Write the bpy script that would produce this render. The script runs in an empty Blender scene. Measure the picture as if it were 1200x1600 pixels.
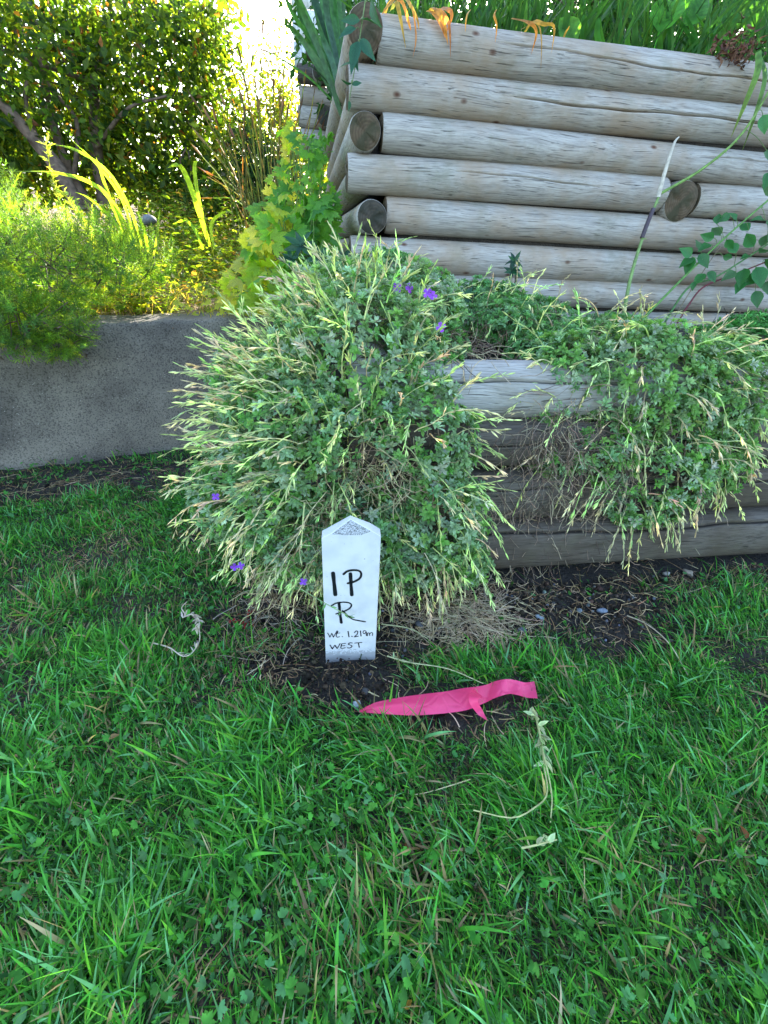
import bpy, math, random
import numpy as np
from mathutils import Vector, Matrix

random.seed(5)
rng = np.random.default_rng(11)
sc = bpy.context.scene
COL = sc.collection

# ------------------------------------------------------------ camera
PITCH, ROLL, FPX = math.radians(31.5), math.radians(2.75), 672.0
CAM = np.array([0.0, 0.0, 0.73])
Fw = np.array([0, math.cos(PITCH), -math.sin(PITCH)])
_R0 = np.array([1.0, 0, 0]); _U0 = np.array([0, math.sin(PITCH), math.cos(PITCH)])
Rt = math.cos(ROLL) * _R0 + math.sin(ROLL) * _U0
Up = -math.sin(ROLL) * _R0 + math.cos(ROLL) * _U0
cd = bpy.data.cameras.new('camera'); cam = bpy.data.objects.new('camera', cd); COL.objects.link(cam)
cam.matrix_world = Matrix(((Rt[0], Up[0], -Fw[0], CAM[0]), (Rt[1], Up[1], -Fw[1], CAM[1]),
                           (Rt[2], Up[2], -Fw[2], CAM[2]), (0, 0, 0, 1)))
cd.sensor_fit = 'HORIZONTAL'; cd.sensor_width = 36; cd.lens = 36 * FPX / 1200
cd.clip_start = 0.01; cd.clip_end = 400
sc.camera = cam

# ------------------------------------------------------------ light
SUN_EL, SUN_AZ = 25.0, 7.0          # azimuth measured from +Y towards +X
w = bpy.data.worlds.new('World'); sc.world = w; w.use_nodes = True
nt = w.node_tree; nt.nodes.clear()
sky = nt.nodes.new('ShaderNodeTexSky'); sky.sky_type = 'NISHITA'; sky.sun_disc = False
sky.sun_elevation = math.radians(SUN_EL); sky.sun_rotation = math.radians(SUN_AZ)
sky.air_density = 1.0; sky.dust_density = 2.0; sky.ozone_density = 1.0
bg = nt.nodes.new('ShaderNodeBackground'); bg.inputs[1].default_value = 0.15
wo = nt.nodes.new('ShaderNodeOutputWorld')
nt.links.new(sky.outputs[0], bg.inputs[0]); nt.links.new(bg.outputs[0], wo.inputs[0])
sl = bpy.data.lights.new('sun', 'SUN'); sl.energy = 5.0; sl.angle = math.radians(0.5); sl.color = (1.0, 0.93, 0.80)
so = bpy.data.objects.new('sun', sl); COL.objects.link(so)
e, a = math.radians(SUN_EL), math.radians(SUN_AZ)
sd = Vector((math.cos(e) * math.sin(a), math.cos(e) * math.cos(a), math.sin(e)))
so.rotation_euler = sd.to_track_quat('Z', 'Y').to_euler()
so.location = sd * 20
sc.view_settings.view_transform = 'Standard'; sc.view_settings.look = 'None'
sc.view_settings.exposure = 2.85; sc.view_settings.gamma = 1.0
sc.view_settings.use_curve_mapping = False

# ------------------------------------------------------------ photograph measurements -> world points
def ray(x, y): return Fw * FPX + Rt * (x - 600) - Up * (y - 800)
def hz(x, y, z=0.0):
    d = ray(x, y); return CAM + d * ((z - CAM[2]) / d[2])
def hy(x, y, Y):
    d = ray(x, y); return CAM + d * (Y / d[1])
def pj(p):
    d = np.asarray(p) - CAM; z = d @ Fw; return 600 + FPX * (d @ Rt) / z, 800 - FPX * (d @ Up) / z
def inpoly(x, y, poly):
    c = False; n = len(poly)
    for i in range(n):
        (x1, y1), (x2, y2) = poly[i], poly[i - 1]
        if (y1 > y) != (y2 > y) and x < (x2 - x1) * (y - y1) / (y2 - y1) + x1: c = not c
    return c
def hp(x, y, p, n):
    d = ray(x, y); return CAM + d * (np.dot(np.array(p) - CAM, n) / np.dot(d, n))

# ------------------------------------------------------------ materials
def newmat(name):
    m = bpy.data.materials.new(name); m.use_nodes = True
    t = m.node_tree; b = t.nodes['Principled BSDF']
    return m, t, b
def N(t, typ, **kw):
    n = t.nodes.new(typ)
    for k, v in kw.items():
        if k.startswith('i_'):
            key = k[2:]
            n.inputs[int(key) if key.isdigit() else key].default_value = v
        else: setattr(n, k, v)
    return n
def ramp(t, src, stops, interp='LINEAR'):
    r = t.nodes.new('ShaderNodeValToRGB'); r.color_ramp.interpolation = interp
    el = r.color_ramp.elements
    while len(el) < len(stops): el.new(0.5)
    for i, (p, c) in enumerate(stops):
        el[i].position = p; el[i].color = (c, c, c, 1) if not hasattr(c, '__len__') else (*c, 1)
    t.links.new(src, r.inputs[0]); return r
def mix(t, fac, c1, c2, mode='MIX'):
    n = t.nodes.new('ShaderNodeMix'); n.data_type = 'RGBA'; n.blend_type = mode
    for sock, v in ((0, fac), (6, c1), (7, c2)):
        if hasattr(v, 'is_linked') or isinstance(v, bpy.types.NodeSocket): t.links.new(v, n.inputs[sock])
        elif sock == 0: n.inputs[0].default_value = v
        else: n.inputs[sock].default_value = (*v, 1)
    return n.outputs[2]
def bump(t, b, src, strength, dist, prev=None):
    n = t.nodes.new('ShaderNodeBump'); n.inputs['Strength'].default_value = strength; n.inputs['Distance'].default_value = dist
    t.links.new(src, n.inputs['Height'])
    if prev is not None: t.links.new(prev, n.inputs['Normal'])
    t.links.new(n.outputs[0], b.inputs['Normal']); return n.outputs[0]

def leaf_mat(name, rough=0.5, trans=0.35, spec=0.35, tint=(1.25, 1.15, 0.45), var=0.35, scale=60):
    m, t, b = newmat(name)
    at = N(t, 'ShaderNodeAttribute', attribute_name='col')
    tc = N(t, 'ShaderNodeTexCoord'); no = N(t, 'ShaderNodeTexNoise', i_Scale=scale, i_Detail=2.0)
    t.links.new(tc.outputs['Object'], no.inputs['Vector'])
    r = ramp(t, no.outputs[0], [(0.3, 1 - var), (0.7, 1 + var)])
    c = mix(t, 1.0, at.outputs[0], r.outputs[0], 'MULTIPLY')
    t.links.new(c, b.inputs['Base Color'])
    b.inputs['Roughness'].default_value = rough; b.inputs['Specular IOR Level'].default_value = spec
    tr = N(t, 'ShaderNodeBsdfTranslucent'); tcx = mix(t, 1.0, c, tint, 'MULTIPLY')
    sc2 = mix(t, 1.0, tcx, (1.9, 1.9, 1.9), 'MULTIPLY')
    t.links.new(sc2, tr.inputs[0])
    ms = N(t, 'ShaderNodeMixShader', i_0=trans)
    t.links.new(b.outputs[0], ms.inputs[1]); t.links.new(tr.outputs[0], ms.inputs[2])
    t.links.new(ms.outputs[0], t.nodes['Material Output'].inputs[0])
    return m

def wood_mat(name, c1, c2, warm, dark=0.35, green=0.25, knots=True, rough=0.75):
    m, t, b = newmat(name)
    tc = N(t, 'ShaderNodeTexCoord'); oi = N(t, 'ShaderNodeObjectInfo')
    add = N(t, 'ShaderNodeVectorMath', operation='ADD')
    mul = N(t, 'ShaderNodeVectorMath', operation='MULTIPLY_ADD')
    comb = N(t, 'ShaderNodeCombineXYZ')
    for i in range(3): t.links.new(oi.outputs['Random'], comb.inputs[i])
    t.links.new(comb.outputs[0], mul.inputs[0]); mul.inputs[1].default_value = (13, 7, 9)
    t.links.new(tc.outputs['Object'], mul.inputs[2])
    mp = N(t, 'ShaderNodeMapping'); mp.inputs['Scale'].default_value = (1.0, 26, 26)
    # gentle wander of the grain
    wn = N(t, 'ShaderNodeTexNoise', i_Scale=3.0, i_Detail=2.0); t.links.new(mul.outputs[0], wn.inputs['Vector'])
    wv = N(t, 'ShaderNodeVectorMath', operation='MULTIPLY_ADD'); t.links.new(wn.outputs['Color'], wv.inputs[0])
    wv.inputs[1].default_value = (0, .035, .035); t.links.new(mul.outputs[0], wv.inputs[2])
    t.links.new(wv.outputs[0], mp.inputs[0])
    g1 = N(t, 'ShaderNodeTexNoise', i_Scale=14.0, i_Detail=8.0, i_Roughness=0.65); t.links.new(mp.outputs[0], g1.inputs['Vector'])
    g2 = N(t, 'ShaderNodeTexNoise', i_Scale=3.2, i_Detail=4.0); t.links.new(mp.outputs[0], g2.inputs['Vector'])
    big = N(t, 'ShaderNodeTexNoise', i_Scale=4.5, i_Detail=5.0, i_Roughness=0.6); t.links.new(mul.outputs[0], big.inputs['Vector'])
    r1 = ramp(t, g1.outputs[0], [(0.32, c1), (0.52, c2), (0.75, tuple(min(1, x * 1.18) for x in c2))])
    r2 = ramp(t, g2.outputs[0], [(0.36, 0.82), (0.55, 1.0)])
    c = mix(t, 1.0, r1.outputs[0], r2.outputs[0], 'MULTIPLY')
    rb = ramp(t, big.outputs[0], [(0.44, 0.0), (0.66, 0.85)])
    c = mix(t, rb.outputs[0], c, warm)
    gn = N(t, 'ShaderNodeTexNoise', i_Scale=7.0, i_Detail=6.0, i_Roughness=0.7)
    off = N(t, 'ShaderNodeVectorMath', operation='ADD'); off.inputs[1].default_value = (31, 5, 3)
    t.links.new(mul.outputs[0], off.inputs[0]); t.links.new(off.outputs[0], gn.inputs['Vector'])
    rg = ramp(t, gn.outputs[0], [(0.52, 0.0), (0.75, green)])
    c = mix(t, rg.outputs[0], c, (0.13, 0.135, 0.07))
    # fine dark checks along the grain
    mp2 = N(t, 'ShaderNodeMapping'); mp2.inputs['Scale'].default_value = (2.6, 95, 95); t.links.new(wv.outputs[0], mp2.inputs[0])
    ck = N(t, 'ShaderNodeTexNoise', i_Scale=3.0, i_Detail=3.0); t.links.new(mp2.outputs[0], ck.inputs['Vector'])
    rc = ramp(t, ck.outputs[0], [(0.33, dark), (0.38, 1.0)])
    c = mix(t, 1.0, c, rc.outputs[0], 'MULTIPLY')
    if knots:
        mk = N(t, 'ShaderNodeMapping'); mk.inputs['Scale'].default_value = (8, 13, 13); t.links.new(mul.outputs[0], mk.inputs[0])
        vo = N(t, 'ShaderNodeTexVoronoi', i_Scale=1.0); t.links.new(mk.outputs[0], vo.inputs['Vector'])
        rk = ramp(t, vo.outputs['Distance'], [(0.03, 1.0), (0.075, 0.6), (0.12, 0.0)])
        c = mix(t, rk.outputs[0], c, (0.095, 0.04, 0.022))
    t.links.new(c, b.inputs['Base Color']); b.inputs['Roughness'].default_value = rough
    b.inputs['Specular IOR Level'].default_value = 0.3
    p = bump(t, b, g1.outputs[0], 0.5, 0.003)
    bump(t, b, rc.outputs[0], 0.6, 0.002, p)
    return m

def endgrain_mat(name, c1, c2, moss):
    m, t, b = newmat(name)
    tc = N(t, 'ShaderNodeTexCoord'); sp = N(t, 'ShaderNodeSeparateXYZ'); t.links.new(tc.outputs['Object'], sp.inputs[0])
    cx = N(t, 'ShaderNodeCombineXYZ'); t.links.new(sp.outputs[1], cx.inputs[1]); t.links.new(sp.outputs[2], cx.inputs[2])
    nz = N(t, 'ShaderNodeTexNoise', i_Scale=22.0, i_Detail=5.0); t.links.new(tc.outputs['Object'], nz.inputs['Vector'])
    mx = N(t, 'ShaderNodeVectorMath', operation='MULTIPLY_ADD'); t.links.new(nz.outputs['Color'], mx.inputs[0])
    mx.inputs[1].default_value = (0, .012, .012); t.links.new(cx.outputs[0], mx.inputs[2])
    wv = N(t, 'ShaderNodeTexWave', wave_type='RINGS', rings_direction='X', i_Scale=36.0, i_Distortion=3.5, i_Detail=4.0)
    t.links.new(mx.outputs[0], wv.inputs['Vector'])
    r = ramp(t, wv.outputs[0], [(0.1, c1), (0.9, c2)])
    r3 = ramp(t, nz.outputs[0], [(0.42, 0.0), (0.6, 1.0)])
    c = mix(t, r3.outputs[0], r.outputs[0], moss)
    t.links.new(c, b.inputs['Base Color']); b.inputs['Roughness'].default_value = 0.9
    n2 = N(t, 'ShaderNodeTexNoise', i_Scale=90.0, i_Detail=5.0); t.links.new(tc.outputs['Object'], n2.inputs['Vector'])
    bump(t, b, n2.outputs[0], 0.7, 0.004)
    return m

def speck_mat(name, base, base2, speck, scale=220, bumpd=0.003, big=6.0, rough=0.9):
    m, t, b = newmat(name)
    tc = N(t, 'ShaderNodeTexCoord')
    n1 = N(t, 'ShaderNodeTexNoise', i_Scale=big, i_Detail=7.0, i_Roughness=0.6); t.links.new(tc.outputs['Object'], n1.inputs['Vector'])
    r1 = ramp(t, n1.outputs[0], [(0.35, base), (0.65, base2)])
    n2 = N(t, 'ShaderNodeTexNoise', i_Scale=scale, i_Detail=3.0); t.links.new(tc.outputs['Object'], n2.inputs['Vector'])
    r2 = ramp(t, n2.outputs[0], [(0.38, 0.45), (0.5, 1.0)])
    c = mix(t, 1.0, r1.outputs[0], r2.outputs[0], 'MULTIPLY')
    v = N(t, 'ShaderNodeTexVoronoi', i_Scale=scale * 0.6); t.links.new(tc.outputs['Object'], v.inputs['Vector'])
    r3 = ramp(t, v.outputs['Distance'], [(0.10, 1.0), (0.22, 0.0)])
    n3 = N(t, 'ShaderNodeTexNoise', i_Scale=scale * .25); t.links.new(tc.outputs['Object'], n3.inputs['Vector'])
    r4 = ramp(t, n3.outputs[0], [(0.5, 0.0), (0.62, 1.0)])
    f = mix(t, 1.0, r3.outputs[0], r4.outputs[0], 'MULTIPLY')
    c = mix(t, f, c, speck)
    t.links.new(c, b.inputs['Base Color']); b.inputs['Roughness'].default_value = rough
    p = bump(t, b, n2.outputs[0], 0.8, bumpd)
    bump(t, b, n1.outputs[0], 0.5, bumpd * 2, p)
    return m

def col_mat(name, rough=0.8, spec=0.3, var=0.3, scale=80, bd=0.0015):
    m, t, b = newmat(name)
    at = N(t, 'ShaderNodeAttribute', attribute_name='col')
    tc = N(t, 'ShaderNodeTexCoord'); no = N(t, 'ShaderNodeTexNoise', i_Scale=scale, i_Detail=4.0)
    t.links.new(tc.outputs['Object'], no.inputs['Vector'])
    r = ramp(t, no.outputs[0], [(0.3, 1 - var), (0.7, 1 + var)])
    c = mix(t, 1.0, at.outputs[0], r.outputs[0], 'MULTIPLY')
    t.links.new(c, b.inputs['Base Color']); b.inputs['Roughness'].default_value = rough
    b.inputs['Specular IOR Level'].default_value = spec
    bump(t, b, no.outputs[0], 0.5, bd)
    return m

M = {}
M['leaf'] = leaf_mat('soft_leaf', 0.65, 0.30, 0.1)
M['silver'] = leaf_mat('downy_leaf', 0.75, 0.25, 0.2, (1.1, 1.1, .7))
M['gloss'] = leaf_mat('glossy_leaf', 0.42, 0.28, 0.3)
M['grass'] = leaf_mat('grass_blade', 0.5, 0.38, 0.2, (1.2, 1.15, .5), 0.3, 30)
M['thin'] = leaf_mat('thin_leaf', 0.55, 0.6, 0.3, (1.6, 1.3, .3))  # strong yellow tint paints a warm sun glow into the leaves
M['petal'] = leaf_mat('petal', 0.6, 0.35, 0.2, (1, 1, 1), .15)
M['stem'] = col_mat('plant_stem', 0.6)
M['bark'] = col_mat('bark', 0.9, .2, .45, 40, .004)
M['litter'] = col_mat('plant_litter', 0.85, .2, .3, 60)
M['stone'] = col_mat('pebble_stone', 0.7, .3, .3, 160, .001)
M['crumb'] = col_mat('soil_crumb', 0.95, .15, .5, 200, .001)
M['logwood'] = wood_mat('weathered_log', (0.19, 0.172, 0.15), (0.385, 0.36, 0.32), (0.31, 0.23, 0.155), green=.45)
M['greywood'] = wood_mat('grey_cracked_log', (0.17, 0.165, 0.15), (0.36, 0.355, 0.33), (0.22, 0.20, 0.15), knots=False, green=.2)
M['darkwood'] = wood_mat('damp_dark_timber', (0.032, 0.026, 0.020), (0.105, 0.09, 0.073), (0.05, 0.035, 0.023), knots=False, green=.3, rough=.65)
M['end'] = endgrain_mat('mossy_end_grain', (0.075, 0.05, 0.028), (0.105, 0.074, 0.042), (0.045, 0.04, 0.018))
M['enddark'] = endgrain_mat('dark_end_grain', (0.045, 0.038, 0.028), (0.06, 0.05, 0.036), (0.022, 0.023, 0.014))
M['concrete'] = speck_mat('aged_concrete', (0.095, 0.082, 0.068), (0.22, 0.192, 0.155), (0.36, 0.33, 0.29), 200, .004, 5.0)
M['soil'] = speck_mat('dark_soil', (0.018, 0.015, 0.012), (0.045, 0.036, 0.027), (0.12, 0.095, 0.07), 160, .008, 9.0, 1.0)
M['bedsoil'] = speck_mat('dry_bed_soil', (0.16, 0.11, 0.07), (0.3, 0.2, 0.12), (0.32, 0.24, 0.16), 90, .01, 9.0, 1.0)

# ------------------------------------------------------------ mesh helpers
class Geo:
    def __init__(s): s.V = []; s.C = []; s.Q = []; s.T = []; s.n = 0
    def add(s, V, C, Q=None, T=None):
        V = np.asarray(V, float).reshape(-1, 3); C = np.broadcast_to(np.asarray(C, float), V.shape)
        s.V.append(V); s.C.append(C)
        if Q is not None and len(Q): s.Q.append(np.asarray(Q, int).reshape(-1, 4) + s.n)
        if T is not None and len(T): s.T.append(np.asarray(T, int).reshape(-1, 3) + s.n)
        s.n += len(V)
    def mesh(s, name, mat, smooth=True, origin=(0, 0, 0)):
        V = np.concatenate(s.V) - np.array(origin); C = np.concatenate(s.C)
        Q = np.concatenate(s.Q) if s.Q else np.zeros((0, 4), int); T = np.concatenate(s.T) if s.T else np.zeros((0, 3), int)
        me = bpy.data.meshes.new(name); me.vertices.add(len(V)); me.vertices.foreach_set('co', V.astype(np.float32).ravel())
        nl = Q.size + T.size; me.loops.add(nl)
        me.loops.foreach_set('vertex_index', np.concatenate([Q.ravel(), T.ravel()]).astype(np.int32))
        np_ = len(Q) + len(T); me.polygons.add(np_)
        ls = np.concatenate([np.arange(len(Q)) * 4, Q.size + np.arange(len(T)) * 3]).astype(np.int32)
        me.polygons.foreach_set('loop_start', ls)
        me.update(calc_edges=True); me.validate()
        if smooth: me.polygons.foreach_set('use_smooth', np.ones(len(me.polygons), bool))
        ca = me.attributes.new('col', 'FLOAT_COLOR', 'POINT')
        ca.data.foreach_set('color', np.c_[C, np.ones(len(C))].astype(np.float32).ravel())
        for mm in (mat if isinstance(mat, (list, tuple)) else [mat]): me.materials.append(mm)
        return me
    def build(s, name, mat, parent=None, smooth=True, origin=(0, 0, 0)):
        return link(name, s.mesh(name, mat, smooth, origin), parent, Matrix.Translation(Vector(origin)))

def link(name, me, parent=None, mw=None):
    o = bpy.data.objects.new(name, me); COL.objects.link(o)
    if mw is not None: o.matrix_world = mw
    if parent is not None: attach(o, parent)
    return o
def attach(o, parent):
    o.parent = parent
    inv = Matrix.Identity(4); p = parent
    while p is not None:
        inv = inv @ Matrix.Identity(4); p = p.parent
    o.matrix_parent_inverse = PW[parent.name].inverted() if parent.name in PW else parent.matrix_basis.inverted()
PW = {}
def thing(name, label, cat, loc=(0, 0, 0), group=None):
    o = bpy.data.objects.new(name, None); COL.objects.link(o); o.location = Vector(loc)
    o.empty_display_size = 0.02
    o['label'] = label; o['category'] = cat
    if group: o['group'] = group
    PW[o.name] = Matrix.Translation(Vector(loc))
    return o
def tag(o, label, cat, group=None, kind=None):
    o['label'] = label; o['category'] = cat
    if group: o['group'] = group
    if kind: o['kind'] = kind
    return o
def stuff(o, label=None, cat=None):
    o['kind'] = 'stuff'
    if label: o['label'] = label
    if cat: o['category'] = cat
    return o
def struct(o): o['kind'] = 'structure'; return o

def unit(v): v = np.asarray(v, float); return v / np.maximum(np.linalg.norm(v, axis=-1, keepdims=True), 1e-9)
def pick(cols, n, jit=0.15, w=None):
    cols = np.asarray(cols, float); i = rng.choice(len(cols), n, p=w)
    return np.clip(cols[i] * (1 + jit * rng.normal(size=(n, 1))) * (1 + .06 * rng.normal(size=(n, 3))), 0.004, 1)

def stamp(geo, tm, pos, X, Y, Z, scale, color):
    """copies of template (V, Q, T, shade) with axes X,Y,Z, per-copy scale and colour"""
    V, Q, T, S = tm; n = len(pos); k = len(V)
    scale = np.broadcast_to(np.asarray(scale, float).reshape(-1, 1), (n, 1)) if np.ndim(scale) < 2 else scale
    W = (V[None, :, 0:1] * X[:, None, :] + V[None, :, 1:2] * Y[:, None, :] + V[None, :, 2:3] * Z[:, None, :]) * scale[:, None, :] + pos[:, None, :]
    Cc = color[:, None, :] * S[None, :, None] if S.ndim == 1 else color[:, None, :] * S[None]
    off = (np.arange(n) * k)[:, None, None]
    geo.add(W.reshape(-1, 3), Cc.reshape(-1, 3), (Q[None] + off).reshape(-1, 4) if len(Q) else None,
            (T[None] + off).reshape(-1, 3) if len(T) else None)

def frames(Zd, spin=None):
    """random frames whose Z is Zd"""
    Zd = unit(Zd); n = len(Zd); r = rng.normal(size=(n, 3)) if spin is None else np.broadcast_to(spin, (n, 3))
    X = unit(np.cross(r, Zd)); Y = np.cross(Zd, X); return X, Y, Zd
def leaf_frames(d, nrm):
    """leaf points along d (its Y), normal close to nrm"""
    Y = unit(d); X = unit(np.cross(Y, nrm)); Z = np.cross(X, Y); return X, Y, Z

E3 = np.zeros((0, 3), int); E4 = np.zeros((0, 4), int)
def t_leaf(width=.4, stations=(0, .15, .4, .7, 1), prof=(.08, .6, 1, .75, 0), fold=.15, curl=.15, wave=0):
    V = []; Q = []; T = []; S = []
    for i, (s_, p) in enumerate(zip(stations, prof)):
        hw = width * p / 2; z = -curl * s_ * s_
        wv = wave * math.sin(i * 2.1)
        V += [(-hw, s_, z + fold * hw * 2 + wv * hw), (0, s_, z), (hw, s_, z + fold * hw * 2 - wv * hw)]; S += [1.0, .8, 1.0]
    for i in range(len(stations) - 1):
        a = i * 3; Q += [(a, a + 1, a + 4, a + 3), (a + 1, a + 2, a + 5, a + 4)]
    return np.array(V), np.array(Q), E3, np.array(S)
def t_diamond(width=.5):
    V = np.array([(0, 0, 0), (width / 2, .45, .08), (0, 1, -.1), (-width / 2, .45, .08)])
    return V, E4, np.array([(0, 1, 2), (0, 2, 3)]), np.ones(4)
def t_pod(wd=.2, sides=4):
    st = [(0, .25), (.2, .8), (.5, 1), (.78, .6), (1, .08)]
    V = []; Q = []
    for s_, p in st:
        for k in range(sides):
            an = 2 * math.pi * k / sides
            V.append((math.cos(an) * p * wd / 2, s_, math.sin(an) * p * wd / 3.5))
    for i in range(len(st) - 1):
        for k in range(sides): Q.append((i * sides + k, i * sides + (k + 1) % sides, (i + 1) * sides + (k + 1) % sides, (i + 1) * sides + k))
    return np.array(V), np.array(Q), E3, np.ones(len(V))
def t_join(parts):
    V = []; Q = []; T = []; S = []; n = 0
    for (v, q, t, s_) in parts:
        V.append(v); S.append(s_)
        if len(q): Q.append(q + n)
        if len(t): T.append(t + n)
        n += len(v)
    return np.concatenate(V), (np.concatenate(Q) if Q else E4), (np.concatenate(T) if T else E3), np.concatenate(S)
def t_xf(tm, Mx, shade=1.0, off=(0, 0, 0)):
    v, q, t, s_ = tm; return v @ np.array(Mx).T + np.array(off), q, t, s_ * shade
def rotm(ax, an): return np.array(Matrix.Rotation(an, 3, ax))
def t_rosette(n=8, elev=(15, 65), width=.42, lenr=(.6, 1.0), seed=0, leaf=None):
    r = random.Random(seed); ps = []
    for i in range(n):
        f = i / n; el = math.radians(elev[0] + (elev[1] - elev[0]) * f + r.uniform(-8, 8)); az = i * 2.4 + r.uniform(-.3, .3)
        L = lenr[1] + (lenr[0] - lenr[1]) * f; L *= r.uniform(.85, 1.1)
        tm = leaf or t_leaf(width, (0, .3, .7, 1), (.2, .7, 1, .05), .18, .25)
        Mx = rotm('Z', az) @ rotm('X', el) @ np.diag([L, L, L])
        ps.append(t_xf(tm, Mx, r.uniform(.8, 1.2), (0, 0, f * .15)))
    return t_join(ps)
def t_lobed(lobes=3, depth=.45, teeth=2, seed=0, cup=.12, span=1.5):
    """palmate leaf in XY, stalk at origin"""
    r = random.Random(seed); V = [(0, 0, 0)]; S = [.85]; T = []
    pts = []; nn = lobes * (2 * teeth)
    for i in range(nn + 1):
        f = i / nn; an = math.pi / 2 + (f - .5) * 2 * span
        lf = (f * lobes) % 1.0
        rad = 1 - depth * abs(lf - .5) * 2 if i not in (0, nn) else 1 - depth
        rad *= (1.0 if i % 2 else .84) * r.uniform(.92, 1.06) * (.75 + .25 * math.cos((f - .5) * 2.4))
        pts.append((rad * math.cos(an), rad * math.sin(an) + .12))
    pts.append((0, -.02))
    for (x, y) in pts:
        V.append((x, y, cup * (x * x + y * y) - .25 * y * y * .5 + r.uniform(-.03, .03))); S.append(1.0)
    m = len(pts)
    for i in range(m): T.append((0, 1 + i, 1 + (i + 1) % m))
    return np.array(V) * np.array([1, 1, 1]), E4, np.array(T), np.array(S)
def t_rock(seed=0, sub=1):
    r = random.Random(seed)
    import bmesh
    bm = bmesh.new(); bmesh.ops.create_icosphere(bm, subdivisions=sub, radius=.5)
    V = np.array([v.co for v in bm.verts]); T = np.array([[v.index for v in f.verts] for f in bm.faces]); bm.free()
    g = np.random.default_rng(seed)
    ph = g.uniform(0, 6, 3); fr = g.uniform(2, 5, (3, 3))
    d = sum(np.sin(V @ fr[i] + ph[i]) for i in range(3)) * .12 + 1
    V = V * d[:, None] * (1 + g.normal(0, .05 if sub == 1 else .015, (len(V), 1)))
    return V, E4, T, np.ones(len(V))

def tube(geo, pts, rad, col, sides=5, cap=True):
    pts = np.asarray(pts, float); S = len(pts); rad = np.broadcast_to(np.asarray(rad, float), (S,))
    tg = unit(np.gradient(pts, axis=0)); ref = np.array([0.31, 0.2, 0.93]) if abs(tg[0][2]) < .8 else np.array([1.0, .1, 0])
    X = unit(np.cross(ref, tg)); Y = np.cross(tg, X)
    an = np.arange(sides) * 2 * math.pi / sides
    V = pts[:, None, :] + rad[:, None, None] * (np.cos(an)[None, :, None] * X[:, None, :] + np.sin(an)[None, :, None] * Y[:, None, :])
    V = V.reshape(-1, 3); Q = []
    for i in range(S - 1):
        for k in range(sides): Q.append((i * sides + k, i * sides + (k + 1) % sides, (i + 1) * sides + (k + 1) % sides, (i + 1) * sides + k))
    col = np.asarray(col, float)
    C = np.repeat(np.broadcast_to(col, (S, 3)), sides, axis=0)
    T = []
    if cap:
        V = np.vstack([V, pts[-1] + tg[-1] * rad[-1] * .5]); C = np.vstack([C, C[-1]])
        T = [((S - 1) * sides + k, (S - 1) * sides + (k + 1) % sides, S * sides) for k in range(sides)]
    geo.add(V, C, Q, T)

def smooth_path(pts, n=16):
    """Catmull-Rom through control points"""
    P = np.asarray(pts, float)
    if len(P) == 2: return P[0] + (P[1] - P[0]) * np.linspace(0, 1, n)[:, None]
    P = np.vstack([2 * P[0] - P[1], P, 2 * P[-1] - P[-2]]); out = []
    seg = len(P) - 3
    for t in np.linspace(0, seg - 1e-6, n):
        i = int(t); u = t - i; a, b, c, d = P[i:i + 4]
        out.append(.5 * ((2 * b) + (-a + c) * u + (2 * a - 5 * b + 4 * c - d) * u * u + (-a + 3 * b - 3 * c + d) * u ** 3))
    return np.array(out)

def ribbon(geo, pts, width, col, side=None, fold=0.2, tipcol=None, prof=None):
    """long blade-like leaf following pts: 3 verts across"""
    P = np.asarray(pts, float); S = len(P); tg = unit(np.gradient(P, axis=0))
    if side is None: side = np.cross(tg, [0, 0.3, 1.0])
    side = unit(np.broadcast_to(side, P.shape) - tg * np.sum(np.broadcast_to(side, P.shape) * tg, axis=1, keepdims=True))
    nr = np.cross(side, tg); t = np.linspace(0, 1, S)
    pf = (np.interp(t, [0, .15, .5, .8, 1], [.6, .9, 1, .65, .02]) if prof is None else np.interp(t, prof[0], prof[1])) * width / 2
    V = np.stack([P - side * pf[:, None] + nr * (pf * fold)[:, None], P, P + side * pf[:, None] + nr * (pf * fold)[:, None]], 1).reshape(-1, 3)
    Q = []
    for i in range(S - 1):
        a_ = 3 * i; Q += [(a_, a_ + 1, a_ + 4, a_ + 3), (a_ + 1, a_ + 2, a_ + 5, a_ + 4)]
    c0 = np.asarray(col, float); c1 = c0 if tipcol is None else np.asarray(tipcol, float)
    C = c0[None] * (1 - t[:, None] ** 2) + c1[None] * t[:, None] ** 2; C = np.repeat(C, 3, axis=0); C[1::3] *= .82
    geo.add(V, C, Q)

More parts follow.
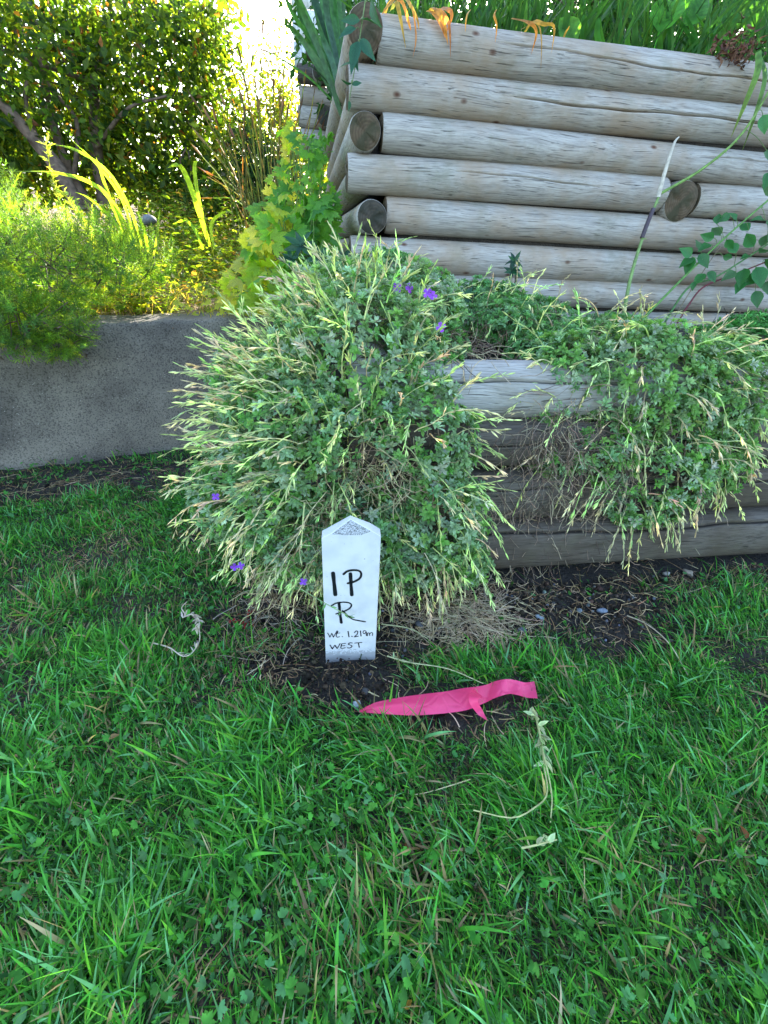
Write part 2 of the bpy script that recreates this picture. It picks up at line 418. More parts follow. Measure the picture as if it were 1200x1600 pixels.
def blades(geo, base, az, tilt, L, W, droop, cb, ct, seg=4):
    n = len(base); h = np.c_[np.cos(az), np.sin(az), np.zeros(n)]; zz = np.array([0, 0, 1.0])
    tw = rng.uniform(-1.2, 1.2, n); P = base.copy(); pos = [P.copy()]
    for i in range(seg):
        tl = tilt + droop * ((i + .5) / seg); d = np.sin(tl)[:, None] * h + np.cos(tl)[:, None] * zz
        P = P + d * (L / seg)[:, None]; pos.append(P.copy())
    sd_ = np.c_[-np.sin(az + tw), np.cos(az + tw), .25 * np.sin(tw * 3)]
    pf = np.interp(np.linspace(0, 1, seg + 1), [0, .3, .7, 1], [.7, 1, .75, 0])
    V = []; C = []
    for i in range(seg):
        o = sd_ * (W * pf[i] / 2)[:, None]; V += [pos[i] - o, pos[i] + o]
        c = cb + (ct - cb) * (i / seg); C += [c, c]
    V.append(pos[seg]); C.append(ct); k = 2 * seg + 1
    V = np.stack(V, 1).reshape(-1, 3); C = np.stack(C, 1).reshape(-1, 3); off = (np.arange(n) * k)[:, None, None]
    q = np.array([(2 * i, 2 * i + 1, 2 * i + 3, 2 * i + 2) for i in range(seg - 1)]); t = np.array([(2 * seg - 2, 2 * seg - 1, 2 * seg)])
    geo.add(V, C, (q[None] + off).reshape(-1, 4), (t[None] + off).reshape(-1, 3))

def vnoise(x, y, s, seed=0):
    """smooth pseudo-noise in [-1,1]"""
    g = np.random.default_rng(seed); v = 0
    for i in range(6):
        a_ = g.uniform(0, 6.28); f = s * g.uniform(.6, 1.7); v = v + np.sin((x * math.cos(a_) + y * math.sin(a_)) * f + g.uniform(0, 6.28))
    return v / 3.2

# ------------------------------------------------------------ the lie of the land
def ground_h(x, y): return .008 * vnoise(x, y, 9, 1) + .005 * vnoise(x, y, 30, 2)
WU = np.array([math.cos(math.radians(10.2)), math.sin(math.radians(10.2)), 0]); WN = np.array([WU[1], -WU[0], 0])   # direction and outward normal of the log walls
TZ = 0.53
UO = hz(650, 490, TZ)                          # foot of the upper log wall
LO = hz(740, 910, 0)                           # foot of the lower timber wall
CA = np.array([-1.362, 1.335, 0]); CU = unit(np.array([-.824, 1.618, 0]) - CA); CN = np.array([CU[1], -CU[0], 0])   # concrete wall
CT = .5 * (hp(160, 508, CA, CN)[2] + hp(380, 495, CA, CN)[2])
print('concrete top', hp(160, 508, CA, CN), hp(380, 495, CA, CN))
COR = hp(549, 400, UO, WN)                     # corner of the upper wall
print('corner', COR, 'UO', UO, 'LO', LO)

def grid(name, xs, ys, hf, mat, col=(.5, .5, .5)):
    X, Y = np.meshgrid(xs, ys); Z = hf(X, Y); V = np.c_[X.ravel(), Y.ravel(), Z.ravel()]; nx = len(xs)
    i, j = np.meshgrid(np.arange(len(xs) - 1), np.arange(len(ys) - 1)); a_ = (j * nx + i).ravel()
    g = Geo(); g.add(V, col, np.c_[a_, a_ + 1, a_ + nx + 1, a_ + nx]); return g.build(name, mat)
xs = np.r_[-60, -30, -15, -8, -4, np.arange(-2.4, 2.6, .03), 4, 8, 15, 30, 60]
ys = np.r_[-60, -30, -12, -5, -2, np.arange(-.9, 2.2, .03), 3, 5, 9, 16, 30, 60]
struct(grid('lawn_ground', xs, ys, ground_h, M['soil']))
# raised planting bed behind the concrete wall, climbing away from it
def bed_h(X, Y):
    d = (X - CA[0]) * -CN[0] + (Y - CA[1]) * -CN[1]      # distance behind the face
    return CT - .03 + np.clip(d - .12, 0, 6) * .13 + .02 * vnoise(X, Y, 8, 3) * np.clip(d, 0, 1)
def bed_mesh():
    g = Geo(); ss = np.arange(-9, 6.5, .08); ds = np.r_[np.arange(.06, 3.5, .08), 4, 5, 7, 10, 30]
    S_, D_ = np.meshgrid(ss, ds); X = CA[0] + CU[0] * S_ - CN[0] * D_; Y = CA[1] + CU[1] * S_ - CN[1] * D_
    V = np.c_[X.ravel(), Y.ravel(), bed_h(X, Y).ravel()]; nx = len(ss)
    i, j = np.meshgrid(np.arange(nx - 1), np.arange(len(ds) - 1)); a_ = (j * nx + i).ravel()
    a_ = a_[(V[a_] - COR) @ WU < .06]
    g.add(V, (.5, .5, .5), np.c_[a_, a_ + 1, a_ + nx + 1, a_ + nx]); return g.build('garden_bed_ground', M['bedsoil'])
struct(bed_mesh())
def slab(name, s0, s1, d0, d1, zf, mat, O, U=WU, Nn=WN, step=.05):
    ss = np.arange(s0, s1 + step, step); ds = np.arange(d0, d1 + step, step); S_, D_ = np.meshgrid(ss, ds)
    X = O[0] + U[0] * S_ - Nn[0] * D_; Y = O[1] + U[1] * S_ - Nn[1] * D_
    V = np.c_[X.ravel(), Y.ravel(), zf(X, Y).ravel()]; nx = len(ss)
    i, j = np.meshgrid(np.arange(nx - 1), np.arange(len(ds) - 1)); a_ = (j * nx + i).ravel()
    g = Geo(); g.add(V, (.5, .5, .5), np.c_[a_, a_ + 1, a_ + nx + 1, a_ + nx]); return g.build(name, mat)
struct(slab('terrace_ground', -.36, 4.5, .07, 1.0, lambda X, Y: TZ - .03 + .012 * vnoise(X, Y, 14, 4), M['soil'], LO))

# ------------------------------------------------------------ concrete wall
def concrete():
    g = Geo(); s0, s1 = -6, 1.34; ss = np.r_[-6, -3, np.arange(-1.5, 1.36, .025)]; ss = ss[ss <= s1 + .02]
    prof = [(0.0, -.25), (0, 0), (0, .1), (0, .2), (0, .3), (0, .38), (0, .44), (.0, CT - .012), (.004, CT - .004), (.014, CT), (.1, CT), (.19, CT), (.2, CT - .01), (.2, .2), (.2, -.25)]
    V = []
    for s_ in ss:
        for k, (d, z) in enumerate(prof):
            x, y = CA[0] + CU[0] * s_ - CN[0] * d, CA[1] + CU[1] * s_ - CN[1] * d
            w_ = .003 * math.sin(s_ * 9 + z * 14) + .002 * math.sin(s_ * 31 + z * 41)
            if 7 <= k <= 9: w_ += random.uniform(-.003, .002)
            V.append((x + CN[0] * w_, y + CN[1] * w_, z + (w_ if k >= 7 and k < 12 else 0)))
    m = len(prof); Q = [(i * m + k, (i + 1) * m + k, (i + 1) * m + k + 1, i * m + k + 1) for i in range(len(ss) - 1) for k in range(m - 1)]
    g.add(V, (.5, .5, .5), Q)
    return g.build('concrete_retaining_wall', M['concrete'])
tag(concrete(), 'low grey speckled concrete retaining wall under the rosemary at left', 'wall')

# ------------------------------------------------------------ logs
def log_mesh(name, L, r, mats, crack=None, seed=0, sides=30, bend=.007, flat=0):
    """cylinder along +X from 0 to L; crack = (angle, x0, x1, width_m, depth, slope)"""
    g = np.random.default_rng(seed); nx = max(8, int(L / .03)); xsn = np.linspace(0, L, nx)
    xsn = np.r_[0, .004, .012, xsn[1:-1], L - .012, L - .004, L]; xsn = np.unique(np.round(xsn, 5)); nx = len(xsn)
    base = np.linspace(0, 2 * math.pi, sides, endpoint=False)
    ph = g.uniform(0, 6.28, 8); V = []
    if crack: cw = crack[3] / r; ang0 = np.r_[-cw * 1.2, -cw * .35, 0, cw * .35, cw * 1.2, np.linspace(cw * 2.6, 2 * math.pi - cw * 2.6, sides)]
    for i, x in enumerate(xsn):
        e_ = min(x, L - x); er = 1.0 - .05 * max(0, 1 - e_ / .012) ** 2
        by = bend * math.sin(x * 1.7 + ph[0]); bz = bend * math.sin(x * 1.3 + ph[1])
        if crack:
            an0 = crack[0] + crack[5] * (x - crack[1]) + .06 * math.sin(x * 9 + ph[2]) + .025 * math.sin(x * 31 + ph[3]); an = ang0 + an0
            inside = 1.0 if crack[1] < x < crack[2] else 0.0
            fade = min(1, max(0, (x - crack[1]) / .1)) * min(1, max(0, (crack[2] - x) / .15)) * inside
        else: an = base
        rr = r * er * (1 + .018 * np.sin(2 * an + ph[4] + x * .8) + .012 * np.sin(3 * an + ph[5] - x * 2) + .008 * np.sin(x * 5 + ph[6]) + .004 * np.sin(11 * an + x * 3))
        if flat: rr = rr * (np.abs(np.cos(an)) ** flat + np.abs(np.sin(an)) ** flat) ** (-1 / flat)
        if crack: rr = rr.copy(); rr[1] -= crack[4] * .55 * fade; rr[2] -= crack[4] * fade; rr[3] -= crack[4] * .55 * fade
        V.append(np.c_[np.full(len(an), x), rr * np.cos(an) + by, rr * np.sin(an) + bz])
    k = len(an); V = np.array(V).reshape(-1, 3); Q = [(i * k + j, i * k + (j + 1) % k, (i + 1) * k + (j + 1) % k, (i + 1) * k + j) for i in range(nx - 1) for j in range(k)]
    G = Geo(); G.add(V, (.5, .5, .5), Q); nside = len(Q)
    # end caps: rings with a slightly dished, splintered face
    T = []
    for end, i0 in ((0, 0), (1, nx - 1)):
        ring = V[i0 * k:(i0 + 1) * k]; c = ring.mean(0); sg = -1 if end == 0 else 1
        r1 = c + (ring - c) * .985; r1[:, 0] += sg * .0015; r2 = c + (ring - c) * .55; r2[:, 0] += sg * (.001 + g.normal(0, .0035, k)); r1[:, 0] += g.normal(0, .0012, k)
        VV = np.vstack([ring, r1, r2, c[None]])
        q = []; t = []
        for j in range(k):
            j2 = (j + 1) % k
            q += [(j, j2, k + j2, k + j), (k + j, k + j2, 2 * k + j2, 2 * k + j)]; t.append((2 * k + j, 2 * k + j2, 3 * k))
        if end == 0: q = [x[::-1] for x in q]; t = [x[::-1] for x in t]
        G.add(VV, (.5, .5, .5), q, t)
    me = G.mesh(name, mats, smooth=True)
    n = len(me.polygons); mi = np.zeros(n, np.int32); mi[nside:] = 1; me.polygons.foreach_set('material_index', mi)
    return me
def place_log(parent, p0, direction, L, r, mats, **kw):
    me = log_mesh('log', L, r, mats, **kw)
    x = Vector(unit(np.asarray(direction, float))); z = Vector((0, 0, 1)); y = z.cross(x).normalized(); z = x.cross(y)
    mw = Matrix(((x[0], y[0], z[0], p0[0]), (x[1], y[1], z[1], p0[1]), (x[2], y[2], z[2], p0[2]), (0, 0, 0, 1)))
    return link('log', me, parent, mw)

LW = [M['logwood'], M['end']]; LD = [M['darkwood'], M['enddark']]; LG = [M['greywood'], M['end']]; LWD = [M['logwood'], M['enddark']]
upper = thing('log_retaining_wall', 'tall weathered log retaining wall with stacked round logs behind the terrace', 'wall', tuple(COR * [1, 1, 0] + [0, 0, TZ]))
def srow(y0, y1, x=620):
    a_, b_ = hp(x, y0, UO, WN), hp(x, y1, UO, WN); return (a_[2] + b_[2]) / 2, (a_[2] - b_[2]) / 2
def sval(p): return float(np.dot(np.asarray(p) - COR, WU))
rows = [(5, 93, 592), (91, 170, 545), (170, 240, 599), (241, 307, 544), (307, 370, 605), (369, 427, 549), (427, 478, 606), (478, 520, 552)]
BACK = -WN; zr = []
for i, (y0, y1, xl) in enumerate(rows):
    zc, r = srow(y0, y1); r *= .985; zr.append((zc, r))
    s0 = sval(hp(xl, (y0 + y1) / 2, UO, WN)) ; off = random.uniform(-.003, .004) - (.01 if i == 0 else 0)
    A_ = COR + WU * s0 - WN * (r - off); A_[2] = zc
    # outward-facing side of a log seen in its own frame is angle 270 deg (-Y)
    cr = {0: (math.radians(165), .35, 1.4, .0024, .014, .35), 1: (math.radians(176), .50, 2.6, .003, .02, .10), 2: (math.radians(160), 1.1, 1.8, .0016, .010, .2),
          3: (math.radians(160), .33, .86, .002, .014, .45)}.get(i)
    if i == 3:                                      # this course is broken by the end of a tie log
        sb = sval(hp(1047, 300, UO, WN)); sc2 = sval(hp(1100, 305, UO, WN))
        place_log(upper, A_, WU, sb - s0, r, LW, crack=cr, seed=40 + i)
        B_ = COR + WU * sc2 - WN * (r + .002); B_[2] = zc - .002
        place_log(upper, B_, WU, 2.6, r * .98, LW, seed=60)
        T_ = COR + WU * ((sb + sc2) / 2) - WN * .012; T_[2] = zc - .004
        place_log(upper, T_, BACK, .6, (sc2 - sb) / 2 * .93, [M['logwood'], M['end']], seed=61)
    else:
        place_log(upper, A_, WU, 3.2 - s0, r, LW, crack=cr, seed=40 + i)
# side (return) wall, one log per course running back from the corner
for i, (zc, r) in enumerate(zr):
    if i % 2 == 0:
        xc = [569, 0, 570, 0, 578, 0, 580, 0][i]
        T_ = COR + WU * sval(hp(xc, (rows[i][0] + rows[i][1]) / 2, UO, WN)) + WN * [.0, 0, .006, 0, .035, 0, .02, 0][i]; T_[2] = zc - (.004 if i else .0)
        place_log(upper, T_, BACK, 1.9, [.052, 0, .048, 0, .049, 0, .047, 0][i], LW if i < 3 else LWD, seed=80 + i, bend=.003)
    else:
        T_ = COR + WU * .052 - WN * (2 * r + .006); T_[2] = zc
        place_log(upper, T_, BACK, 1.8, r * .97, LW, seed=80 + i, bend=.003)
TOPZ = zr[0][0] + zr[0][1]
struct(slab('bank_ground', .06, 5, .10, 8, lambda X, Y: TOPZ - .10 + .03 * vnoise(X, Y, 6, 5) + 0 * X, M['soil'], np.array([COR[0], COR[1], 0]), step=.15))
g = Geo()
def backfill(geo, O, s0, s1, d0, d1, z0, z1):
    c = [O + WU * s_ - WN * d for s_, d in ((s0, d0), (s1, d0), (s1, d1), (s0, d1))]
    V = [(p[0], p[1], z) for z in (z0, z1) for p in c]; geo.add(V, (.5, .5, .5), [(0, 1, 5, 4), (1, 2, 6, 5), (2, 3, 7, 6), (3, 0, 4, 7), (4, 5, 6, 7)])
backfill(g, COR, .14, 4.9, .055, 7.9, .0, TOPZ - .12); backfill(g, LO, -.24, 4.5, .11, 1.2, -.1, TZ - .07)
struct(g.build('bank_fill', M['soil'], smooth=False))

# lower timber wall: round grey log on top of three dark squared timbers that step forward
lower = thing('timber_retaining_wall', 'lower dark timber retaining wall topped by a cracked grey log along the lawn', 'wall', tuple(LO))
LL, SL = -.32, 4.6
zt = hp(760, 570, LO - WN * .06, WN)[2]
print('lower top', zt)
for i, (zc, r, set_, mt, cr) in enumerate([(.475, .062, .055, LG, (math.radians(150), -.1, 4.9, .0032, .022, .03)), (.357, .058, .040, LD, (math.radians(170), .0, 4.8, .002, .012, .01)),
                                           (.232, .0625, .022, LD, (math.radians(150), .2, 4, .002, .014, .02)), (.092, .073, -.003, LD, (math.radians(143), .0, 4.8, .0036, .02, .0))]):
    A_ = LO + WU * SL * 0 + WU * LL - WN * (r + set_ - .01); A_[2] = zc
    place_log(lower, A_, WU, SL, r, mt, crack=cr, seed=100 + i, sides=44, bend=.005, flat=(3.2 if i else 0))
    B_ = LO + WU * (LL + r + .004) - WN * (2 * r + set_ + .003); B_[2] = zc
    place_log(lower, B_, BACK, .85, r * .95, mt, seed=110 + i)

# distant crib of logs left of the corner, and the pale cladding above it
crib = thing('log_crib_wall', 'short mossy stack of dark logs half hidden behind sword leaves at top', 'wall', (-.5, 3.4, 1.0))
for k, (y0, y1, x0, mt) in enumerate([(62, 92, 476, LD), (92, 126, 463, LD), (126, 160, 466, LW), (160, 196, 464, LWD), (196, 235, 468, LW)]):
    a_, b_ = hy(x0, y0, 3.4), hy(x0, y1, 3.4); r = (a_[2] - b_[2]) / 2
    p = (a_ + b_) / 2; p[1] = 3.4 + r
    place_log(crib, p, WU, .75, r, mt, seed=130 + k)
    if k in (1, 3):
        q = hy(498 if k == 1 else 508, (y0 + y1) / 2 + 2, 3.38); place_log(crib, q, BACK, .5, r * .95, LWD, seed=140 + k)
g = Geo(); p = hy(490, 38, 3.9)
def box(geo, c, sx, sy, sz, col, M3=None, bev=.0):
    V = np.array([(x, y, z) for x in (-1, 1) for y in (-1, 1) for z in (-1, 1)], float) * [sx / 2, sy / 2, sz / 2]
    if M3 is not None: V = V @ np.array(M3).T
    geo.add(V + np.asarray(c), col, [(0, 1, 3, 2), (4, 6, 7, 5), (0, 4, 5, 1), (2, 3, 7, 6), (0, 2, 6, 4), (1, 5, 7, 3)])
for k in range(7): box(g, (p[0] + .35, 4.0 - .004 * (k % 2), p[2] - .12 + k * .14), 1.0, .03, .132, (.62, .63, .62))
tag(g.build('weatherboard_panel', M['litter'], smooth=False), 'small patch of white weatherboard behind the sword leaves at top', 'siding')

# ------------------------------------------------------------ the survey peg
PU = np.array([math.cos(math.radians(6)), math.sin(math.radians(6)), 0]); PN = np.array([PU[1], -PU[0], 0])
PO = hz(547, 1032, 0)
peg = thing('survey_peg', 'white survey peg with handwritten black letters standing in dark soil', 'survey peg', tuple(PO))
def z3(zx, zy): return hp(480 + zx / 6.4, 800 + zy / 6.4, PO, PN)
def peg_body():
    outl = [z3(182, 1490), z3(678, 1475), z3(738, 245), z3(640, 186), z3(432, 108), z3(238, 215), z3(143, 265)]
    outl[0][2] = -.12; outl[1][2] = -.12
    m, t, b = newmat('white_painted_peg')
    tc = N(t, 'ShaderNodeTexCoord'); n1 = N(t, 'ShaderNodeTexNoise', i_Scale=30, i_Detail=5.0); t.links.new(tc.outputs['Object'], n1.inputs['Vector'])
    r1 = ramp(t, n1.outputs[0], [(0.35, (.52, .535, .54)), (0.6, (.60, .61, .615))])
    n2 = N(t, 'ShaderNodeTexNoise', i_Scale=260, i_Detail=2.0); t.links.new(tc.outputs['Object'], n2.inputs['Vector'])
    r2 = ramp(t, n2.outputs[0], [(.23, 0.25), (.27, 1.0)])
    c = mix(t, 1.0, r1.outputs[0], r2.outputs[0], 'MULTIPLY')
    # earth splashed near the soil line
    sp = N(t, 'ShaderNodeSeparateXYZ'); t.links.new(tc.outputs['Object'], sp.inputs[0])
    ad = N(t, 'ShaderNodeMath', operation='MULTIPLY_ADD', i_1=-.05); t.links.new(n2.outputs[0], ad.inputs[0]); t.links.new(sp.outputs[2], ad.inputs[2])
    rs = ramp(t, ad.outputs[0], [(.0, .4), (.003, 0.0)]); c = mix(t, rs.outputs[0], c, (.06, .045, .035))
    t.links.new(c, b.inputs['Base Color']); b.inputs['Roughness'].default_value = .45
    bump(t, b, n2.outputs[0], .25, .0006)
    m2, t2, b2 = newmat('scuffed_peg_tip')
    tc = N(t2, 'ShaderNodeTexCoord'); n3 = N(t2, 'ShaderNodeTexNoise', i_Scale=620, i_Detail=4.0, i_Roughness=.75); t2.links.new(tc.outputs['Object'], n3.inputs['Vector'])
    r3 = ramp(t2, n3.outputs[0], [(.44, (.07, .075, .075)), (.56, (.5, .52, .53))]); t2.links.new(r3.outputs[0], b2.inputs['Base Color']); b2.inputs['Roughness'].default_value = .8
    # front chamfer at the tip: its lower edge stays in the front face, its upper edge lies back
    low = [z3(240, 221), z3(330, 230), z3(430, 233), z3(545, 230), z3(636, 194)]
    A = [outl[0], outl[1], outl[2], outl[3]] + low[::-1] + [outl[5], outl[6]]
    bk = -PN * .010
    tipl, tip, tipr = outl[5] + bk * .3, z3(432, 108) + bk * 1.2, outl[3] + bk * .3
    import bmesh
    bm = bmesh.new()
    def vs(L): return [bm.verts.new(Vector(x - PO)) for x in L]
    f = vs([A[0], A[1], A[2], A[3]] + low[::-1] + [outl[5], outl[6]]); bm.faces.new(f)
    fr = f; lw = f[4:9][::-1]; oL, oR = f[9], f[3]
    tv = vs([tip])[0]
    for q in ([oL, lw[0], lw[1], tv], [lw[1], lw[2], tv], [lw[2], lw[3], tv], [lw[3], lw[4], oR, tv]):
        ff = bm.faces.new(q); ff.material_index = 1
    back = [bm.verts.new(v.co + Vector(-PN * (.024))) for v in (fr[0], fr[1], fr[2], fr[3])] + [bm.verts.new(tv.co + Vector(-PN * .012))] + [bm.verts.new(v.co + Vector(-PN * .024)) for v in (oL, fr[10])]
    ring = [fr[0], fr[1], fr[2], fr[3], tv, oL, fr[10]]
    bm.faces.new(back[::-1])
    for i in range(7):
        j = (i + 1) % 7; bm.faces.new([ring[j], ring[i], back[i], back[j]])
    bmesh.ops.recalc_face_normals(bm, faces=bm.faces[:])
    es = [e_ for e_ in bm.edges if not any(v in lw for v in e_.verts)]
    bmesh.ops.bevel(bm, geom=es, offset=.0012, segments=2, affect='EDGES', profile=.6)
    me = bpy.data.meshes.new('post'); bm.to_mesh(me); bm.free(); me.materials.append(m); me.materials.append(m2)
    return link('post', me, peg, Matrix.Translation(Vector(PO)))
peg_body()
def strokes(name, L, label):
    g = Geo()
    for (pts, wd) in L:
        P3 = np.array([z3(*p) for p in pts]); P3 = smooth_path(P3, max(8, 7 * len(pts))) if len(pts) > 2 else smooth_path(P3, 5)
        wdm = wd * 1.32 / 6.4 / 900
        tg = unit(np.gradient(P3, axis=0)); sd_ = np.cross(tg, PN); S = len(P3)
        ww = wdm * (1 + .08 * np.sin(np.linspace(0, 9, S)))
        c0 = P3[0] - tg[0] * wdm * .35; c1 = P3[-1] + tg[-1] * wdm * .35
        P3 = np.vstack([c0, P3, c1]); sd_ = np.vstack([sd_[0], sd_, sd_[-1]]); ww = np.r_[ww[0] * .55, ww, ww[-1] * .55]
        off = PN * .0005; V = np.stack([P3 - sd_ * ww[:, None] / 2 + off, P3 + sd_ * ww[:, None] / 2 + off], 1).reshape(-1, 3)
        g.add(V, (.006, .007, .012), [(2 * i, 2 * i + 1, 2 * i + 3, 2 * i + 2) for i in range(len(P3) - 1)])
    o = g.build(name, M['ink'], peg, smooth=False); o['label'] = label
M['ink'], _t, _b = newmat('black_marker_ink'); _b.inputs['Base Color'].default_value = (.006, .007, .012, 1); _b.inputs['Roughness'].default_value = .35
strokes('lettering', [([(258, 605), (268, 700), (282, 830)], 30), ([(432, 612), (438, 720), (446, 832)], 27),
                      ([(362, 622), (400, 592), (460, 580), (520, 588), (540, 620), (525, 662), (470, 695), (404, 712)], 19)], 'large handwritten IP')
strokes('lettering', [([(318, 905), (328, 1010), (342, 1108)], 22), ([(240, 938), (290, 910), (370, 900), (425, 910), (442, 932), (420, 965), (360, 995), (288, 1018)], 14),
                      ([(352, 985), (400, 1030), (450, 1068), (510, 1084), (582, 1096)], 13)], 'handwritten R with a long tail')
strokes('lettering', [([(205, 1208), (228, 1250)], 8), ([(228, 1250), (246, 1210)], 7), ([(246, 1212), (262, 1250)], 8), ([(262, 1250), (300, 1185)], 7),
                      ([(308, 1190), (290, 1232), (300, 1250), (325, 1246)], 8), ([(285, 1213), (328, 1208)], 7), ([(350, 1243), (354, 1246)], 9),
                      ([(408, 1192), (418, 1248)], 10), ([(446, 1240), (449, 1244)], 11),
                      ([(472, 1205), (490, 1188), (505, 1196), (500, 1220), (474, 1246), (512, 1240)], 9), ([(533, 1186), (538, 1240)], 9),
                      ([(588, 1188), (566, 1186), (558, 1205), (574, 1216), (590, 1196), (592, 1236)], 8),
                      ([(602, 1238), (604, 1212), (618, 1208), (626, 1234)], 7), ([(626, 1216), (640, 1204), (654, 1210), (652, 1236)], 7)], 'handwritten Wt. 1.219m')
strokes('lettering', [([(228, 1328), (252, 1368)], 10), ([(252, 1368), (276, 1330)], 8), ([(276, 1330), (300, 1364)], 10), ([(300, 1364), (330, 1312)], 8),
                      ([(346, 1316), (338, 1360), (382, 1356)], 9), ([(344, 1316), (384, 1312)], 8), ([(342, 1338), (376, 1334)], 8),
                      ([(452, 1308), (424, 1308), (412, 1322), (440, 1332), (446, 1346), (424, 1358), (400, 1356)], 9),
                      ([(474, 1310), (548, 1302)], 9), ([(512, 1306), (520, 1352)], 10)], 'handwritten WEST')

# ------------------------------------------------------------ pink flagging tape
def tape():
    m, t, b = newmat('pink_flagging_tape'); b.inputs['Base Color'].default_value = (.92, .045, .155, 1); b.inputs['Roughness'].default_value = .38
    tc = N(t, 'ShaderNodeTexCoord'); n1 = N(t, 'ShaderNodeTexVoronoi', i_Scale=34, feature='DISTANCE_TO_EDGE'); t.links.new(tc.outputs['Object'], n1.inputs['Vector']); r0_ = ramp(t, n1.outputs[0], [(0, 0), (.12, 1)]); bump(t, b, r0_.outputs[0], .35, .002)
    n2 = N(t, 'ShaderNodeTexNoise', i_Scale=9, i_Detail=3.0); t.links.new(tc.outputs['Object'], n2.inputs['Vector'])
    rr = ramp(t, n2.outputs[0], [(.3, (.98, .06, .19)), (.7, (1.0, .09, .26))]); t.links.new(rr.outputs[0], b.inputs['Base Color'])
    tr = N(t, 'ShaderNodeBsdfTranslucent'); t.links.new(rr.outputs[0], tr.inputs[0])
    ms = N(t, 'ShaderNodeMixShader', i_0=.3); t.links.new(b.outputs[0], ms.inputs[1]); t.links.new(tr.outputs[0], ms.inputs[2]); t.links.new(ms.outputs[0], t.nodes['Material Output'].inputs[0])
    def q(zx, zy, z=.022): return hz(520 + zx / 3.53, 1030 + zy / 3.53, z + .006)
    top = [(145, 284), (200, 254), (260, 232), (400, 206), (520, 190), (620, 178), (720, 160), (830, 145), (900, 120), (960, 110), (1010, 116), (1060, 128), (1112, 122)]
    bot = [(147, 292), (220, 298), (280, 302), (430, 310), (540, 305), (640, 296), (740, 280), (830, 245), (900, 212), (970, 192), (1020, 198), (1070, 212), (1130, 216)]
    NS, NW = 90, 9; tp = smooth_path([(*p, 0) for p in top], NS); bt = smooth_path([(*p, 0) for p in bot], NS); V = []
    for i in range(NS):
        u = i / (NS - 1)
        for k in range(NW):
            v = k / (NW - 1); zx, zy = tp[i][:2] * (1 - v) + bt[i][:2] * v
            lift = .020 + .006 * math.sin(u * 9 + .5) + .004 * math.sin(v * 3.1) * math.sin(u * 5) + (.007 * math.exp(-((v - .35 - .2 * u) / .12) ** 2) * max(0, 1 - u * 3)) + .0025 * math.sin(u * 37 + v * 2) + (.010 * max(0, 1 - abs(u - .74) / .13))
            if u > .97: zx += .8 * math.sin(v * 25)
            V.append(q(zx, zy, lift))
    g = Geo(); g.add(V, (.9, .05, .15), [(i * NW + k, i * NW + k + 1, (i + 1) * NW + k + 1, (i + 1) * NW + k) for i in range(NS - 1) for k in range(NW - 1)])
    # the loose tail, looped under and out below
    cl = smooth_path([(790, 185, .028), (775, 205, .045), (778, 240, .043), (800, 275, .034), (822, 305, .026), (852, 338, .015)], 26)
    wd = np.interp(np.linspace(0, 1, 26), [0, .15, .4, .75, 1], [70, 62, 44, 34, 3]); V = []
    for i in range(26):
        tg = cl[min(i + 1, 25)] - cl[max(i - 1, 0)]; nn = np.array([tg[1], -tg[0]]); nn = nn / np.linalg.norm(nn)
        for k in range(5):
            v = (k / 4 - .5); V.append(q(cl[i][0] + nn[0] * v * wd[i] + 12 * max(0, 1 - i / 9), cl[i][1] + nn[1] * v * wd[i], cl[i][2] + .012 * v * (1 if i < 18 else .3)))
    g.add(V, (.9, .05, .15), [(i * 5 + k, i * 5 + k + 1, (i + 1) * 5 + k + 1, (i + 1) * 5 + k) for i in range(25) for k in range(4)])
    o = g.build('flagging_tape', m, origin=tuple(hz(700, 1100, 0)))
    tag(o, 'bright pink flagging tape lying on the grass with a folded tail', 'tape')
tape()

# ------------------------------------------------------------ lawn grass
def gauss(X, Y, px, py, sx, sy, rot=0, z=0):
    c = hz(px, py, z); dx, dy = X - c[0], Y - c[1]; cr, sr = math.cos(rot), math.sin(rot)
    return np.exp(-(((dx * cr + dy * sr) / sx) ** 2 + ((-dx * sr + dy * cr) / sy) ** 2))
def bare(X, Y):
    """0 = full turf, 1 = bare soil"""
    b = 1.5 * gauss(X, Y, 535, 1055, .115, .07) + 1.25 * gauss(X, Y, 650, 985, .18, .085) + 1.4 * gauss(X, Y, 860, 950, .30, .075, .12)
    b = b + 1.25 * gauss(X, Y, 660, 1115, .16, .045) + .9 * gauss(X, Y, 400, 940, .12, .10) + .6 * gauss(X, Y, 20, 985, .08, .035) + 1.3 * gauss(X, Y, 160, 750, .42, .10, .5)
    b = b + .35 * gauss(X, Y, 250, 830, .25, .08) + .75 * gauss(X, Y, 1050, 1010, .18, .06) + .25 * gauss(X, Y, 1000, 1130, .1, .06) + .5 * gauss(X, Y, 390, 1040, .1, .05)
    b = b + .8 * gauss(X, Y, 1000, 903, .6, .035, .17)
    d = -(X - LO[0]) * WN[0] - (Y - LO[1]) * WN[1]; b = b + np.where((d > -.02) & (X > -.3), 2, 0)
    dc = -(X - CA[0]) * CN[0] - (Y - CA[1]) * CN[1]; b = b + np.where(dc > -.015, 2, 0)
    return b + .24 * vnoise(X, Y, 16, 9) + .22 * vnoise(X, Y, 7, 19) + .1
def inpeg(X, Y): return (np.abs((X - PO[0]) * PU[0] + (Y - PO[1]) * PU[1]) < .054) & ((X - PO[0]) * -PN[0] + (Y - PO[1]) * -PN[1] > -.006) & ((X - PO[0]) * -PN[0] + (Y - PO[1]) * -PN[1] < .03)
